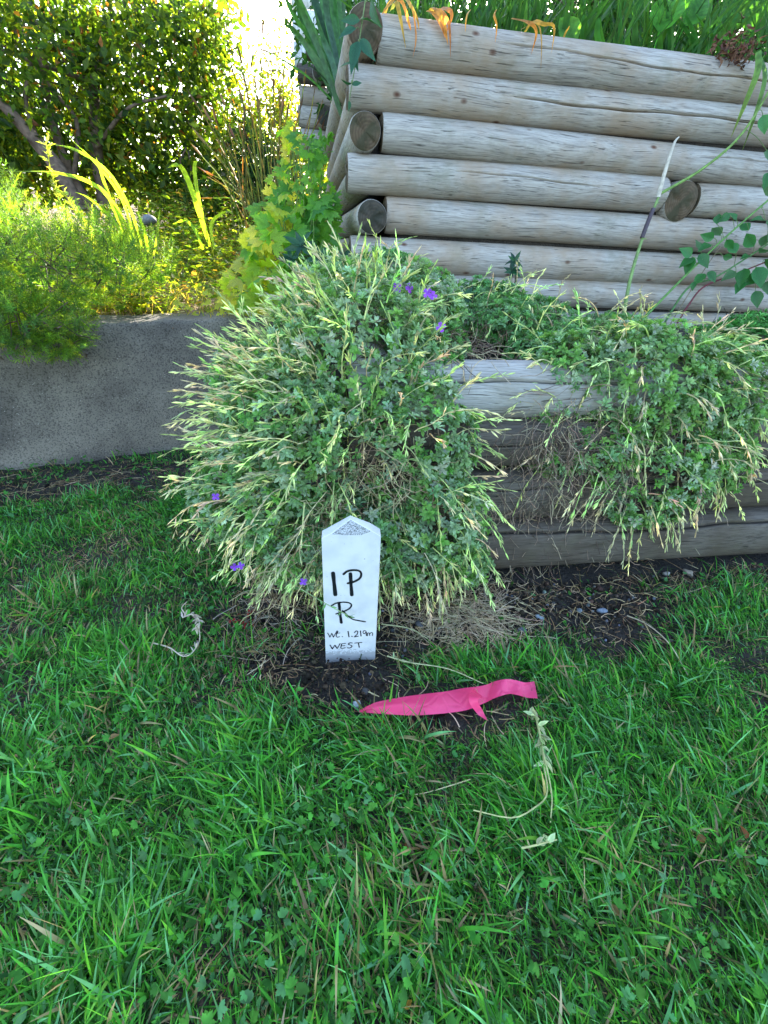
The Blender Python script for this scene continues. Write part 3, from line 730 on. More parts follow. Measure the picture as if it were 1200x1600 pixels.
def intape(X, Y):
    a_, b_ = hz(575, 1108), hz(835, 1078); u = b_ - a_; L = np.linalg.norm(u); u = u / L; s_ = (X - a_[0]) * u[0] + (Y - a_[1]) * u[1]; t_ = -(X - a_[0]) * u[1] + (Y - a_[1]) * u[0]
    return (s_ > 0) & (s_ < L) & (t_ > -.034) & (t_ < .026)
def scatter(n, x0, x1, y0, y1, dens):
    X = rng.uniform(x0, x1, n); Y = rng.uniform(y0, y1, n); k = rng.uniform(size=n) < dens(X, Y); X, Y = X[k], Y[k]
    k = ~inpeg(X, Y) & ~(intape(X, Y) & (rng.uniform(size=len(X)) < .8)); X, Y = X[k], Y[k]; return np.c_[X, Y, ground_h(X, Y)]
turf = lambda X, Y: np.clip(1.08 - bare(X, Y) * 1.15, .0, 1)
g = Geo()
GC = [(.065, .27, .03), (.045, .19, .025), (.13, .34, .13), (.12, .33, .035), (.02, .08, .014), (.38, .30, .17)]  # pale cool green paints highlights into some of the blades
GW = [.33, .20, .16, .11, .16, .04]
for (n, x0, x1, y0, y1, lsc, wsc, seg) in [(54000, -.62, .72, .02, .62, .95, 1.12, 5), (30000, -1.25, -.05, .55, 1.25, .75, 1.0, 4), (22000, .0, 1.5, .55, 1.05, .75, 1.0, 4),
                                           (14000, -2.3, -.2, 1.0, 1.75, .7, 1.2, 3), (22000, -1.8, -.6, -.3, .7, .9, 1.4, 3), (12000, .7, 1.7, -.3, .6, .9, 1.4, 3), (12000, -.65, .75, -.5, .04, .9, 1.3, 3), (9000, -2.6, -1.2, .3, 1.2, .9, 1.6, 3), (12000, -1.8, 2.2, -.5, .4, 1, 1.4, 3), (9000, .7, 2.4, .3, 1.3, .9, 1.4, 3)]:
    P = scatter(n, x0, x1, y0, y1, turf); n = len(P); lean = 2.2 + 1.3 * vnoise(P[:, 0], P[:, 1], 6, 21)
    clump = .85 + .5 * vnoise(P[:, 0], P[:, 1], 24, 22); az = np.where(rng.uniform(size=n) < .55, lean + rng.normal(0, .7, n), rng.uniform(0, 6.28, n))
    L = lsc * clump * rng.gamma(6, .0078, n); L = np.clip(L, .012, .105); sh = intape(P[:, 0], P[:, 1]); L[sh] = np.minimum(L[sh], .012)
    L *= .9; W = wsc * rng.uniform(.0012, .0040, n) * (.7 + .3 * L / .05); tilt = rng.uniform(.15, 1.1, n); dr = rng.uniform(.2, 1.5, n)
    cb = pick(GC, n, .22, GW); ct = np.clip(cb * rng.uniform(.95, 1.35, (n, 1)), 0, 1); cb = cb * .85  # tips lightened over darker bases, highlight contrast put into the colour
    dry = rng.uniform(size=n) < np.clip(bare(P[:, 0], P[:, 1]) * .45, .0, .6); cb[dry] = pick([(.26, .20, .11), (.2, .17, .08)], dry.sum()); ct[dry] = cb[dry] * 1.15
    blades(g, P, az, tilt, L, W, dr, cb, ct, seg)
stuff(g.build('lawn_grass', M['grass']), 'green uneven lawn grass covering the ground in front of the walls', 'grass')

# low matted, older blades lying close to the soil are coloured dark to paint in its shaded gaps
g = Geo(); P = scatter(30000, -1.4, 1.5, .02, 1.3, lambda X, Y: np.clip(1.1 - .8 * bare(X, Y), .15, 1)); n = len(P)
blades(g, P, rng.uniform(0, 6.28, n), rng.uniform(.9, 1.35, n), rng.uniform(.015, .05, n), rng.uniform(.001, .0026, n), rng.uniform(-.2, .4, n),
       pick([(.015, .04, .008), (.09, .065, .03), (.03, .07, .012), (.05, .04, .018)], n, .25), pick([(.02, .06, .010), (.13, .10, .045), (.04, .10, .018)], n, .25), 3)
stuff(g.build('lawn_thatch', M['grass']), 'matted old grass blades lying low in the lawn, darkened as painted gap shade', 'thatch')

# ------------------------------------------------------------ creeping lawn weeds: lobed buttercup and small round leaves
g = Geo(); TL = [t_lobed(3, .38, 3, s_, .35) for s_ in range(5)] + [t_lobed(3, .22, 2, s_ + 30, .4) for s_ in range(3)] + [t_lobed(5, .3, 2, 9, .3)]
def weeds(n, x0, x1, y0, y1, dens, smin, smax, hmin, hmax, cols):
    P = scatter(n, x0, x1, y0, y1, dens); n = len(P)
    if not n: return
    P[:, 2] += rng.uniform(hmin, hmax, n); nr = unit(np.c_[rng.normal(0, .55, n), rng.normal(0, .55, n) - .15, np.ones(n)]); an = rng.uniform(0, 6.28, n)
    X, Y, Z = leaf_frames(np.c_[np.cos(an), np.sin(an), np.zeros(n)], nr); c = pick(cols, n, .18); s_ = rng.uniform(smin, smax, n); ti = rng.integers(0, len(TL), n)
    for k in range(len(TL)):
        m_ = ti == k; stamp(g, TL[k], P[m_], X[m_], Y[m_], Z[m_], s_[m_], c[m_])
    for i in range(0, n, 2): tube(g, [P[i] * [1, 1, 0] + [rng.normal(0, .006), rng.normal(0, .006), 0], P[i]], .0006, c[i], 3, False)
WCOL = [(.06, .24, .035), (.045, .17, .03), (.08, .28, .04), (.08, .23, .08)]
patchy = lambda X, Y: np.clip(.32 + .75 * vnoise(X, Y, 10, 31), 0.02, 1) * turf(X, Y)
weeds(3000, -.55, .6, .04, .55, patchy, .006, .0125, .010, .034, WCOL)
weeds(2600, -1.1, .0, .55, 1.2, lambda X, Y: np.clip(.3 + .7 * vnoise(X, Y, 8, 32), 0.03, 1) * turf(X, Y), .006, .012, .008, .026, WCOL)
weeds(1400, 0, 1.4, .5, 1.0, lambda X, Y: .55 * patchy(X, Y), .006, .011, .008, .025, WCOL)
weeds(2400, -2.2, -.3, 1.0, 1.7, lambda X, Y: np.clip(.5 + .6 * vnoise(X, Y, 7, 33), 0, 1) * np.where(bare(X, Y) < 1.6, 1, 0), .007, .014, .005, .03, [(.06, .20, .04), (.07, .18, .05), (.07, .24, .04)])
weeds(500, .1, 1.4, .7, 1.05, lambda X, Y: .35 * (bare(X, Y) < 1.6), .006, .011, .006, .02, WCOL)
stuff(g.build('lawn_weeds', M['leaf']), 'small lobed buttercup and clover leaves growing through the lawn', 'weeds')

# ------------------------------------------------------------ soil crumbs and plant litter
g = Geo(); RK = [t_rock(s_, 1) for s_ in range(6)]
def rocks(geo, P, s_, cols, jit=.3):
    n = len(P); X, Y, Z = frames(rng.normal(size=(n, 3))); c = pick(cols, n, jit); ti = rng.integers(0, len(RK), n)
    for k in range(len(RK)):
        m_ = ti == k
        if m_.any(): stamp(geo, RK[k], P[m_], X[m_], Y[m_], Z[m_], s_[m_], c[m_])
P = scatter(30000, -.32, 1.3, .42, 1.05, lambda X, Y: np.clip(bare(X, Y) - .35, 0, 1) * (bare(X, Y) < 1.95)); n = len(P)
s_ = rng.gamma(1.5, .0020, n) + .0012; P[:, 2] += s_ * .3
m1 = gauss(P[:, 0], P[:, 1], 530, 1055, .09, .07); P[:, 2] += .02 * m1 * rng.uniform(0, 1, n)
rocks(g, P, s_, [(.026, .018, .012), (.045, .032, .021), (.015, .012, .010), (.075, .052, .034)])
P = scatter(9000, -1.6, -.2, .35, 1.75, lambda X, Y: np.clip(bare(X, Y) - .4, 0, 1) * (bare(X, Y) < 1.8)); n = len(P); s_ = rng.gamma(3, .0016, n) + .0015
rocks(g, P, s_, [(.05, .038, .028), (.03, .024, .019), (.09, .075, .06)])
stuff(g.build('soil_crumbs', M['crumb'], smooth=False), 'dark crumbly soil dug around the foot of the white peg', 'soil')

g = Geo(); P = scatter(800, -.1, 1.3, .5, 1.05, lambda X, Y: np.clip(bare(X, Y) * .5 - .2, 0, .6) * (bare(X, Y) < 1.9)); n = len(P); s_ = rng.uniform(.004, .011, n); P[:, 2] += s_ * .25
rocks(g, P, s_, [(.11, .12, .13), (.07, .075, .08), (.2, .19, .17), (.15, .17, .19)])
stuff(g.build('gravel', M['stone'], smooth=False), 'small grey gravel stones mixed into the dark soil by the timber wall', 'gravel')
def litter(geo, P, Lm, cols, wd=(.0008, .002), flat=.15, seg=5):
    n = len(P)
    L = rng.gamma(4, Lm / 4, n); az = rng.uniform(0, 6.28, n); cv = rng.normal(0, 1.3, n); c = pick(cols, n, .2); w_ = rng.uniform(*wd, n)
    pos = [P + np.c_[np.zeros(n), np.zeros(n), rng.uniform(.001, .008, n)]]; pit = rng.uniform(-.05, flat, n)
    for i in range(seg):
        a2 = az + cv * i / seg; pos.append(pos[-1] + np.c_[np.cos(a2), np.sin(a2), np.sin(pit + .5 * np.sin(i + cv)) * .3] * (L / seg)[:, None])
    pos = np.stack(pos, 1); sd_ = unit(np.c_[-np.sin(az), np.cos(az), rng.normal(0, .4, n)])[:, None, :] * (w_[:, None, None] / 2); up = np.array([0, 0, 1.0]) * (w_[:, None, None] / 2)
    V = np.stack([pos - sd_, pos + up, pos + sd_], 2).reshape(-1, 3); k = 3 * (seg + 1); off = (np.arange(n) * k)[:, None, None]
    q = np.array([(3 * i + j, 3 * i + j + 1, 3 * i + j + 4, 3 * i + j + 3) for i in range(seg) for j in (0, 1)])
    geo.add(V, np.repeat(c, k, axis=0), (q[None] + off).reshape(-1, 4))
g = Geo(); TAN = [(.42, .30, .15), (.32, .22, .11), (.52, .40, .23), (.20, .12, .06), (.27, .16, .08)]
litter(g, scatter(5200, -.35, 1.3, .45, 1.05, lambda X, Y: np.clip(bare(X, Y) * .6 - .12, 0.02, .8) * (bare(X, Y) < 1.95) * (1 - .93 * gauss(X, Y, 540, 1060, .07, .05))), .028, TAN)
litter(g, scatter(3600, -.05, .35, .62, .88, lambda X, Y: gauss(X, Y, 720, 965, .12, .08)), .05, [(.55, .44, .27), (.42, .32, .18)])
litter(g, scatter(900, -.35, 0, .55, .85, lambda X, Y: gauss(X, Y, 400, 960, .12, .09)), .045, [(.42, .35, .25), (.28, .22, .15)])
litter(g, scatter(7000, -1.7, -.2, .35, 1.75, lambda X, Y: np.clip(bare(X, Y) * .7 - .1, 0.03, .8) * (bare(X, Y) < 1.9)), .04, TAN)
litter(g, scatter(6000, -.9, 1.4, .05, 1.0, lambda X, Y: .12 + .3 * np.clip(bare(X, Y), 0, 1)), .03, TAN)
stuff(g.build('dry_clippings', M['litter']), 'dry straw coloured clippings and roots strewn over soil and lawn', 'litter')

# ------------------------------------------------------------ shrubs
def lobe_points(lobes, n, rmin=.72, rmax=1.02, front=None):
    C_ = np.array([l[:3] for l in lobes]); R_ = np.array([[l[3], l[3], l[3]] if len(l) == 4 else l[3:6] for l in lobes]); w_ = (R_[:, 0] * R_[:, 2]); w_ = w_ / w_.sum()
    i = rng.choice(len(lobes), n * 3, p=w_); d = unit(rng.normal(size=(n * 3, 3))); rr = rng.uniform(rmin, rmax, (n * 3, 1)); P = C_[i] + d * R_[i] * rr
    ok = np.ones(len(P), bool)
    for k in range(len(lobes)):
        q = np.linalg.norm((P - C_[k]) / R_[k], axis=1); ok &= (q > rmin * .95) | (i == k)
    ok &= P[:, 2] > .004
    if front is not None: ok &= front(P)
    nn = unit(d / R_[i]); return P[ok][:n], nn[ok][:n]
def lobe(px, py, Y, r, *a_):
    p = hy(px, py, Y); return (p[0], p[1], p[2], r, *(a_ if a_ else (r, r)))

POD = t_pod(.21, 4)
def seed_stem(parent, p0, d0, L, droop, col, npod=8, rad=.0009, podL=.016, into=None):
    """arching stem with narrow pointed pods in its outer part: one part of its shrub"""
    g = into or Geo(); n = 9; P = [np.array(p0, float)]; d = unit(np.array(d0, float)); wob = rng.normal(0, .28, 3)
    for i in range(n):
        d = unit(d + np.array([0, 0, -droop / n]) + wob / n * math.sin(i * .8 + droop * 3) * 3 + (np.array([0, 0, .35 / n]) if i > n * .75 else 0)); P.append(P[-1] + d * L / n)
    P = np.array(P); tube(g, P, np.linspace(rad * 1.5, rad * .6, n + 1), np.array(col) * .92, 4)
    k = npod; ts = np.sort(rng.uniform(.38, .97, k)); idx = ts * n; i0 = np.minimum(idx.astype(int), n - 1)
    pos = P[i0] + (P[i0 + 1] - P[i0]) * (idx - i0)[:, None]; tg = unit(P[i0 + 1] - P[i0]); rd = unit(rng.normal(size=(k, 3)))
    dd = unit(tg + rd * rng.uniform(.2, .6, (k, 1)) - np.array([0, 0, .12])); X, Y, Z = leaf_frames(dd, rng.normal(size=(k, 3)))
    c = pick([col], k, .14); stamp(g, POD, pos + dd * .002, X, Y, Z, rng.uniform(.6, 1.25, k) * podL, c)
    dd = unit(P[-1] - P[-2])[None]; X, Y, Z = leaf_frames(dd, rng.normal(size=(1, 3))); stamp(g, POD, P[-1:], X, Y, Z, np.array([podL]), np.array([col]))
    if into is None: return g.build('seed_stem', M['silver'], parent, origin=tuple(p0))

def twigs(geo, pts, nrm, L, cols, rad=.0008, inward=True):
    for p, nn in zip(pts, nrm):
        d = unit(nn * (-1 if inward else 1) + rng.normal(0, .5, 3)); P = [p]
        for k in range(4): d = unit(d + rng.normal(0, .25, 3) + [0, 0, -.08]); P.append(P[-1] + d * L / 4)
        tube(geo, P, np.linspace(rad * .6, rad * 1.4, 5), pick(cols, 1)[0], 3, False)

ROS = [t_rosette(10, (20, 84), .40, (.55, 1.0), s_) for s_ in range(5)]
CLST = [(450, 920, 60, 35, 20, .66), (620, 920, 60, 35, 20, .7), (590, 740, 190, 40, 45, .76), (520, 820, 150, 40, 30, .72), (470, 880, 120, 30, 25, .68), (640, 770, 100, 25, 30, .76)]
TW = [(.12, .085, .05), (.2, .15, .09), (.075, .055, .035)]
def shrub(name, label, cat, lobes, nros, lcols, lw, rs, nstem, stemcol, stemL, dirf, base, ntw=500, front=None, podL=.016, droopf=None, nleaf=0, holes=None, stem_w=None, poly=None):
    t = thing(name, label, cat, base); g = Geo()
    P, nn = lobe_points(lobes, nros, .70, 1.0, front)
    if holes is not None:
        keep = rng.uniform(size=len(P)) > holes(P); P, nn = P[keep], nn[keep]
    n = len(P); ax = unit(nn + np.array([0, 0, .45]) + rng.normal(0, .35, (n, 3))); X, Y, Z = frames(ax); c = pick(lcols, n, .16, lw); ti = rng.integers(0, 5, n); s_ = rng.uniform(rs[0], rs[1], n)
    for k in range(5):
        m_ = ti == k; stamp(g, ROS[k], P[m_], X[m_], Y[m_], Z[m_], s_[m_], c[m_])
    stuff(g.build('foliage', M['silver'], t))
    g = Geo(); P, nn = lobe_points(lobes, ntw, .55, .97, front); twigs(g, P, nn, .09, TW)
    stuff(g.build('twigs', M['stem'], t))
    P, nn = lobe_points(lobes, nstem * 4, .6, .97, front); wts = np.ones(len(P)) if stem_w is None else stem_w(P, nn); wts = wts / wts.sum()
    idx = rng.choice(len(P), nstem, replace=False, p=wts)
    more = Geo() if nstem > 300 else None
    for j, i in enumerate(idx):
        d = dirf(P[i], nn[i]); L = rng.uniform(*stemL) * (1 if j < 300 else .8); c = pick(stemcol, 1, .12)[0]
        dr = droopf(P[i]) if droopf else rng.uniform(.2, .8)
        if poly:
            jx, jy = rng.normal(0, 24, 2)
            def PJ(q): a_, b_ = pj(q); return a_ + jx, b_ + jy
            if not inpoly(*pj(P[i]), poly): continue
            while L > .045 and not inpoly(*PJ(P[i] + (unit(unit(d) + np.array([0, 0, -dr * .45]))) * L), poly): L *= .85
            if L <= .045: continue
        seed_stem(t, P[i], d, L, dr, c, int(rng.integers(6, 11)), rng.uniform(.0007, .0012), podL, more if j >= 300 else None)
    if more: stuff(more.build('small_seed_stems', M['silver'], t))
    return t

def flower(parent, p, nrm, s_=.010, col=(.30, .09, .62)):
    g = Geo(); tm = t_leaf(.85, (0, .35, .75, 1), (.25, .7, 1, .6), .05, .2); X, Y, Z = frames(np.array([nrm]))
    for k in range(4):
        a_ = k * math.pi / 2 + .3; d = X * math.cos(a_) + Y * math.sin(a_) + Z * .25; x, y, z = leaf_frames(d, Z); stamp(g, tm, np.array([p]), x, y, z, np.array([s_]), pick([col], 1, .1))
    stamp(g, POD, np.array([p - unit(nrm) * .003]), X, Z, -Y, np.array([s_ * .7]), np.array([[.3, .3, .1]]))
    return g.build('flower', M['petal'], parent, origin=tuple(p))

SIL = [(.19, .33, .14), (.27, .40, .22), (.14, .30, .07), (.18, .36, .08), (.36, .46, .30)]
SW = [.3, .25, .2, .15, .1]
STM = [(.58, .65, .27), (.66, .69, .36), (.46, .57, .22), (.66, .58, .35)]
BC = hy(560, 690, .86)
lobesC = [lobe(560, 575, .98, .20, .20, .20), lobe(470, 690, .86, .17, .15, .17), lobe(640, 690, .88, .15, .13, .17), lobe(390, 770, .80, .12, .12, .12), lobe(690, 810, .80, .10, .10, .12),
          lobe(560, 840, .78, .13, .08, .10), lobe(470, 860, .76, .10, .09, .09), lobe(640, 870, .78, .09, .08, .08), lobe(650, 480, 1.15, .12, .13, .10), lobe(540, 480, 1.10, .15, .14, .10), lobe(410, 620, .98, .12, .12, .13), lobe(730, 880, .80, .055, .05, .055)]
def frontC(P):
    d = (P[:, 0] - PO[0]) * -PN[0] + (P[:, 1] - PO[1]) * -PN[1]     # keep clear of the peg
    return ~((d < .04) & (np.abs(P[:, 0] - PO[0]) < .08))
POLC = [(235, 700), (245, 610), (310, 510), (360, 468), (430, 448), (500, 405), (580, 372), (650, 410), (715, 470), (730, 560), (800, 590), (795, 700), (830, 850), (800, 900), (720, 970), (600, 985), (480, 970), (420, 960), (340, 910), (262, 850)]
def dirC(p, n):
    d = np.array([p[0] - BC[0], (p[1] - BC[1]) * .6 - .1, (p[2] - (BC[2] - .05)) * 1.1]); d = unit(d) * 1.0 + n * .4 + rng.normal(0, .38, 3)
    if p[0] < BC[0] + .03: d = d + np.array([-.2, 0, .3])
    return d
def holesC(P):
    a_ = hy(565, 745, .72); d = np.sqrt(((P[:, 0] - a_[0]) / .075) ** 2 + ((P[:, 2] - a_[2]) / .085) ** 2); return np.clip(1.25 - d, 0, .93) * (P[:, 1] < .95)
def wC(P, nn): return .3 + 1.3 * (P[:, 0] < BC[0] - .02) + .5 * (P[:, 2] > .45) + .7 * (nn[:, 1] < 0)
cs = shrub('silver_leaf_shrub', 'large sprawling silvery green shrub with pale seed pods behind the white peg', 'shrub', lobesC, 7400, SIL, SW, (.011, .020), 900, STM, (.07, .165), dirC,
           (BC[0], BC[1], 0), 900, frontC, .0168, lambda p: rng.uniform(.25, .9) if p[2] > .3 else rng.uniform(.7, 1.5), holes=holesC, stem_w=wC, poly=POLC)
for (x, y, Y_) in [(560, 463, 1.02), (620, 450, 1.03), (668, 458, 1.05), (676, 461, 1.04), (689, 511, .98), (337, 776, .70), (366, 886, .68), (376, 884, .68), (474, 909, .64), (640, 450, 1.06)]:
    fp = hy(x, y, Y_ - (.08 if Y_ > .9 else .03)); flower(cs, fp, unit(CAM - fp) + rng.normal(0, .3, 3), .0095 if Y_ > .9 else .0072)
g = Geo()
for (x, y, n_, sx, sy, Y_) in CLST:
    for k in range(n_):
        p = hy(x + rng.normal(0, sx), y + rng.normal(0, sy), Y_ + rng.uniform(-.01, .08)); d = unit(np.array([rng.normal(0, .6), -.15, rng.normal(-.3, .6)])); P = [p]
        for j in range(5): d = unit(d + rng.normal(0, .35, 3) + [0, 0, -.1]); P.append(P[-1] + d * rng.uniform(.007, .018))
        tube(g, P, rng.uniform(.0005, .001), pick([(.30, .22, .12), (.40, .33, .18), (.18, .12, .07), (.42, .40, .2)], 1)[0], 3, False)
stuff(g.build('dead_stems', M['stem'], cs))
# a stem leaning across the peg's face
g = Geo(); P = smooth_path([hp(470, 920, PO + PN * .02, PN), hp(500, 938, PO + PN * .025, PN), hp(525, 952, PO + PN * .022, PN), hp(545, 962, PO + PN * .018, PN)], 10)
tube(g, P, .0009, (.3, .4, .2), 4); k = 9; idx = rng.integers(3, 10, k); dd = unit(np.c_[rng.normal(.3, .5, k), rng.normal(-.2, .3, k), rng.normal(0, .6, k)]); X, Y, Z = leaf_frames(dd, np.tile(PN, (k, 1)) + rng.normal(0, .3, (k, 3)))
stamp(g, t_leaf(.35), P[idx], X, Y, Z, rng.uniform(.009, .015, k), pick([(.16, .3, .12)], k))
g.build('leafy_sprig', M['silver'], cs, origin=tuple(P[0]))

RC = hy(1010, 660, 1.0)
lobesR = [lobe(855, 640, .99, .07, .06, .10), lobe(1000, 790, .95, .10, .06, .05), lobe(880, 590, 1.02, .10, .08, .10), lobe(860, 700, .97, .07, .06, .10), lobe(1000, 600, 1.02, .17, .13, .14), lobe(1090, 620, 1.06, .15, .12, .15), lobe(930, 700, .98, .11, .08, .12), lobe(1040, 730, .98, .14, .09, .12), lobe(950, 540, 1.15, .13, .12, .06), lobe(1120, 720, 1.02, .08, .07, .10)]
def dirR(p, n):
    d = np.array([(p[0] - RC[0]) * 1.5, -.15, (p[2] - RC[2])]); return unit(d) + n * .4 + rng.normal(0, .5, 3) + np.array([.0, 0, 0])
def holesR(P):
    r = 0
    for (x, y, sx, sz) in [(880, 690, .05, .07), (1000, 760, .06, .05), (900, 770, .06, .05), (1075, 690, .035, .035)]:
        a_ = hy(x, y, .92); r = np.maximum(r, np.clip(1.25 - np.sqrt(((P[:, 0] - a_[0]) / sx) ** 2 + ((P[:, 2] - a_[2]) / sz) ** 2), 0, .9))
    return r
rs_ = shrub('silver_leaf_shrub', 'silvery green shrub hanging over the cracked grey log at right', 'shrub', lobesR, 5200, SIL, [.25, .15, .25, .25, .1], (.012, .020), 420, STM, (.06, .14), dirR,
            (RC[0], RC[1], TZ), 900, None, .0168, lambda p: rng.uniform(.5, 1.6), holes=holesR)
# trailing roots and dead stems under the right shrub and on the wall face
g = Geo(); 
for (x, y, n_, sx, sy) in [(870, 690, 160, 35, 45), (960, 790, 220, 60, 30), (800, 800, 80, 40, 60), (820, 860, 90, 25, 40), (740, 540, 160, 35, 15), (1000, 700, 260, 60, 40), (850, 740, 160, 40, 50), (940, 820, 140, 70, 18)]:
    for k in range(n_):
        px, py = x + rng.normal(0, sx), y + rng.normal(0, sy)
        Y_ = .93 if y > 600 else 1.2; p = hp(px, py, LO - WN * (.02 if y > 600 else .25), WN) if y > 600 else hz(px, py, TZ + .01)
        d = unit(np.array([rng.normal(0, .6), -.25, rng.normal(-.5 if y > 600 else .1, .5)])); P = [p]
        for j in range(5): d = unit(d + rng.normal(0, .3, 3) + [0, .05, -.12]); P.append(P[-1] + d * rng.uniform(.008, .022))
        tube(g, P, rng.uniform(.0004, .0009), pick([(.16, .11, .075), (.27, .2, .13), (.09, .06, .045), (.36, .29, .19)], 1)[0], 3, False)
o = g.build('dead_stems', M['stem'], rs_); stuff(o)

lobesT = [lobe(690, 540, 1.02, .06, .1, .05), lobe(840, 555, 1.08, .08, .08, .05), lobe(600, 435, 1.35, .12, .16, .07), lobe(720, 490, 1.32, .10, .14, .05), lobe(790, 500, 1.22, .10, .12, .06), lobe(830, 505, 1.35, .14, .14, .07), lobe(880, 540, 1.15, .09, .09, .05), lobe(760, 470, 1.45, .12, .1, .06), lobe(960, 520, 1.35, .12, .1, .05)]
shrub('terrace_ground_cover', 'low leafy mat with thin pale stems on the terrace between the two shrubs', 'plant', lobesT, 3200, [(.13, .29, .10), (.10, .25, .06), (.18, .33, .15)], None, (.011, .019), 170, STM, (.06, .13),
      lambda p, n: n + np.array([rng.normal(0, .5), -.4, rng.normal(.3, .3)]), tuple(hz(800, 500, TZ)), 500, None, .013, lambda p: rng.uniform(.4, 1.6))
lobesT2 = [lobe(1150, 535, 1.35, .12, .12, .05), lobe(1230, 530, 1.35, .16, .14, .06), lobe(1190, 515, 1.5, .12, .12, .05)]
shrub('terrace_ground_cover', 'bright green leafy mat under the rose at the right edge of the terrace', 'plant', lobesT2, 800, [(.07, .24, .05), (.10, .30, .07)], None, (.013, .022), 6, STM, (.05, .08),
      lambda p, n: n, tuple(hz(1180, 530, TZ)), 120)

# ------------------------------------------------------------ rosemary-like bush on the concrete wall
def needle_sprig(seed, n=26):
    r = random.Random(seed); ps = []; lf = t_leaf(.16, (0, .5, 1), (.5, 1, .1), .2, .25)
    for i in range(n):
        f = i / n; az = i * 2.39; L = .30 * (1 - .35 * f) * r.uniform(.85, 1.15); el = math.radians(28 + 40 * f)
        ps.append(t_xf(lf, rotm('Z', az) @ rotm('X', el) @ np.diag([L, L, L]), r.uniform(.8, 1.2), (0, 0, f)))
    return t_join(ps)
SPR = [needle_sprig(s_) for s_ in range(4)]
def rosemary():
    lob = [lobe(40, 420, 1.50, .24, .22, .20), lobe(150, 405, 1.68, .19, .2, .15), lobe(-90, 400, 1.35, .26, .22, .22), lobe(215, 400, 1.85, .15, .15, .10), lobe(85, 515, 1.38, .12, .10, .09), lobe(10, 500, 1.28, .13, .10, .11), lobe(-60, 320, 1.6, .2, .2, .15), lobe(-230, 420, 1.2, .24, .2, .2)]
    t = thing('rosemary_bush', 'dense needle leaved green bush spilling over the concrete wall at left', 'shrub', tuple(hz(60, 500, .5)))
    g = Geo(); P, nn = lobe_points(lob, 3600, .6, 1.0); k = P[:, 2] > .2; P, nn = P[k], nn[k]; n = len(P); ax = unit(nn + [0, 0, .55] + rng.normal(0, .3, (n, 3))); X, Y, Z = frames(ax)
    c = pick([(.12, .24, .045), (.09, .20, .045), (.17, .27, .04), (.07, .17, .05)], n, .15); ti = rng.integers(0, 4, n); s_ = rng.uniform(.035, .065, n)
    for q in range(4):
        m_ = ti == q; stamp(g, SPR[q], P[m_] - Z[m_] * s_[m_][:, None] * .5, X[m_], Y[m_], Z[m_], s_[m_], c[m_])
    stuff(g.build('foliage', M['thin'], t))
    g = Geo(); P, nn = lobe_points(lob, 260, .5, .95); twigs(g, P, nn, .12, [(.10, .07, .045)], .0018); stuff(g.build('twigs', M['stem'], t))
rosemary()

# ------------------------------------------------------------ small herbs in the sunlit bed
g = Geo()
def bed_pt(px, py, Y):
    p = hy(px, py, Y); p[2] = bed_h(p[0], p[1]); return p
n = 4200; px = rng.uniform(-1.7, .05, n); yy = rng.uniform(1.75, 4.2, n); base = np.c_[px, yy, bed_h(px, yy)]
dens = np.clip(.5 + .6 * vnoise(px, yy, 5, 51) + .3 * (yy > 2.3), 0.1, 1); k = (rng.uniform(size=n) < dens) & (-(px - CA[0]) * CN[0] - (yy - CA[1]) * CN[1] > .22); base = base[k]; n = len(base)
h_ = rng.uniform(.03, .22, n) * (.7 + .6 * (base[:, 1] - 1.7)); lf = t_leaf(.42)
for j in range(11):
    f = rng.uniform(.1, 1, n); a_ = rng.uniform(0, 6.28, n); P = base + np.c_[rng.normal(0, .02, n), rng.normal(0, .02, n), h_ * f]; d = np.c_[np.cos(a_), np.sin(a_), rng.uniform(-.2, .6, n)]
    X, Y, Z = leaf_frames(d, np.tile([0, 0, 1.0], (n, 1)) + rng.normal(0, .3, (n, 3))); stamp(g, lf, P, X, Y, Z, rng.uniform(.018, .045, n), pick([(.15, .25, .03), (.10, .20, .03), (.20, .27, .04), (.30, .2, .07)], n, .2, [.4, .3, .2, .1]))
for i in range(0, n, 3): tube(g, [base[i], base[i] + [rng.normal(0, .01), rng.normal(0, .01), h_[i]]], .0012, (.16, .2, .06), 3, False)
P = np.c_[rng.uniform(-1.4, -.2, 2500), rng.uniform(1.75, 3.2, 2500), np.zeros(2500)]; P[:, 2] = bed_h(P[:, 0], P[:, 1]); n = len(P)
blades(g, P, rng.uniform(0, 6.28, n), rng.uniform(.1, .6, n), rng.uniform(.03, .14, n), rng.uniform(.002, .005, n), rng.uniform(.2, 1.4, n), pick([(.14, .24, .04), (.24, .22, .08)], n), pick([(.2, .3, .06), (.35, .3, .12)], n), 4)
stuff(g.build('bed_herbs', M['thin']), 'sunlit yellow green herbs and seedlings carpeting the raised bed', 'ground cover')
g = Geo(); n = 1800; P = np.c_[rng.uniform(-1.5, -.1, n), rng.uniform(1.72, 3.0, n), np.zeros(n)]; k = -(P[:, 0] - CA[0]) * CN[0] - (P[:, 1] - CA[1]) * CN[1] > .02; P = P[k]; P[:, 2] = np.maximum(bed_h(P[:, 0], P[:, 1]), CT * (P[:, 2] > 9)); litter(g, P, .05, [(.4, .28, .16), (.28, .17, .1), (.5, .4, .25)], (.002, .006))
stuff(g.build('bed_litter', M['litter']), 'brown fallen leaves and twigs on the sunlit bed soil', 'litter')

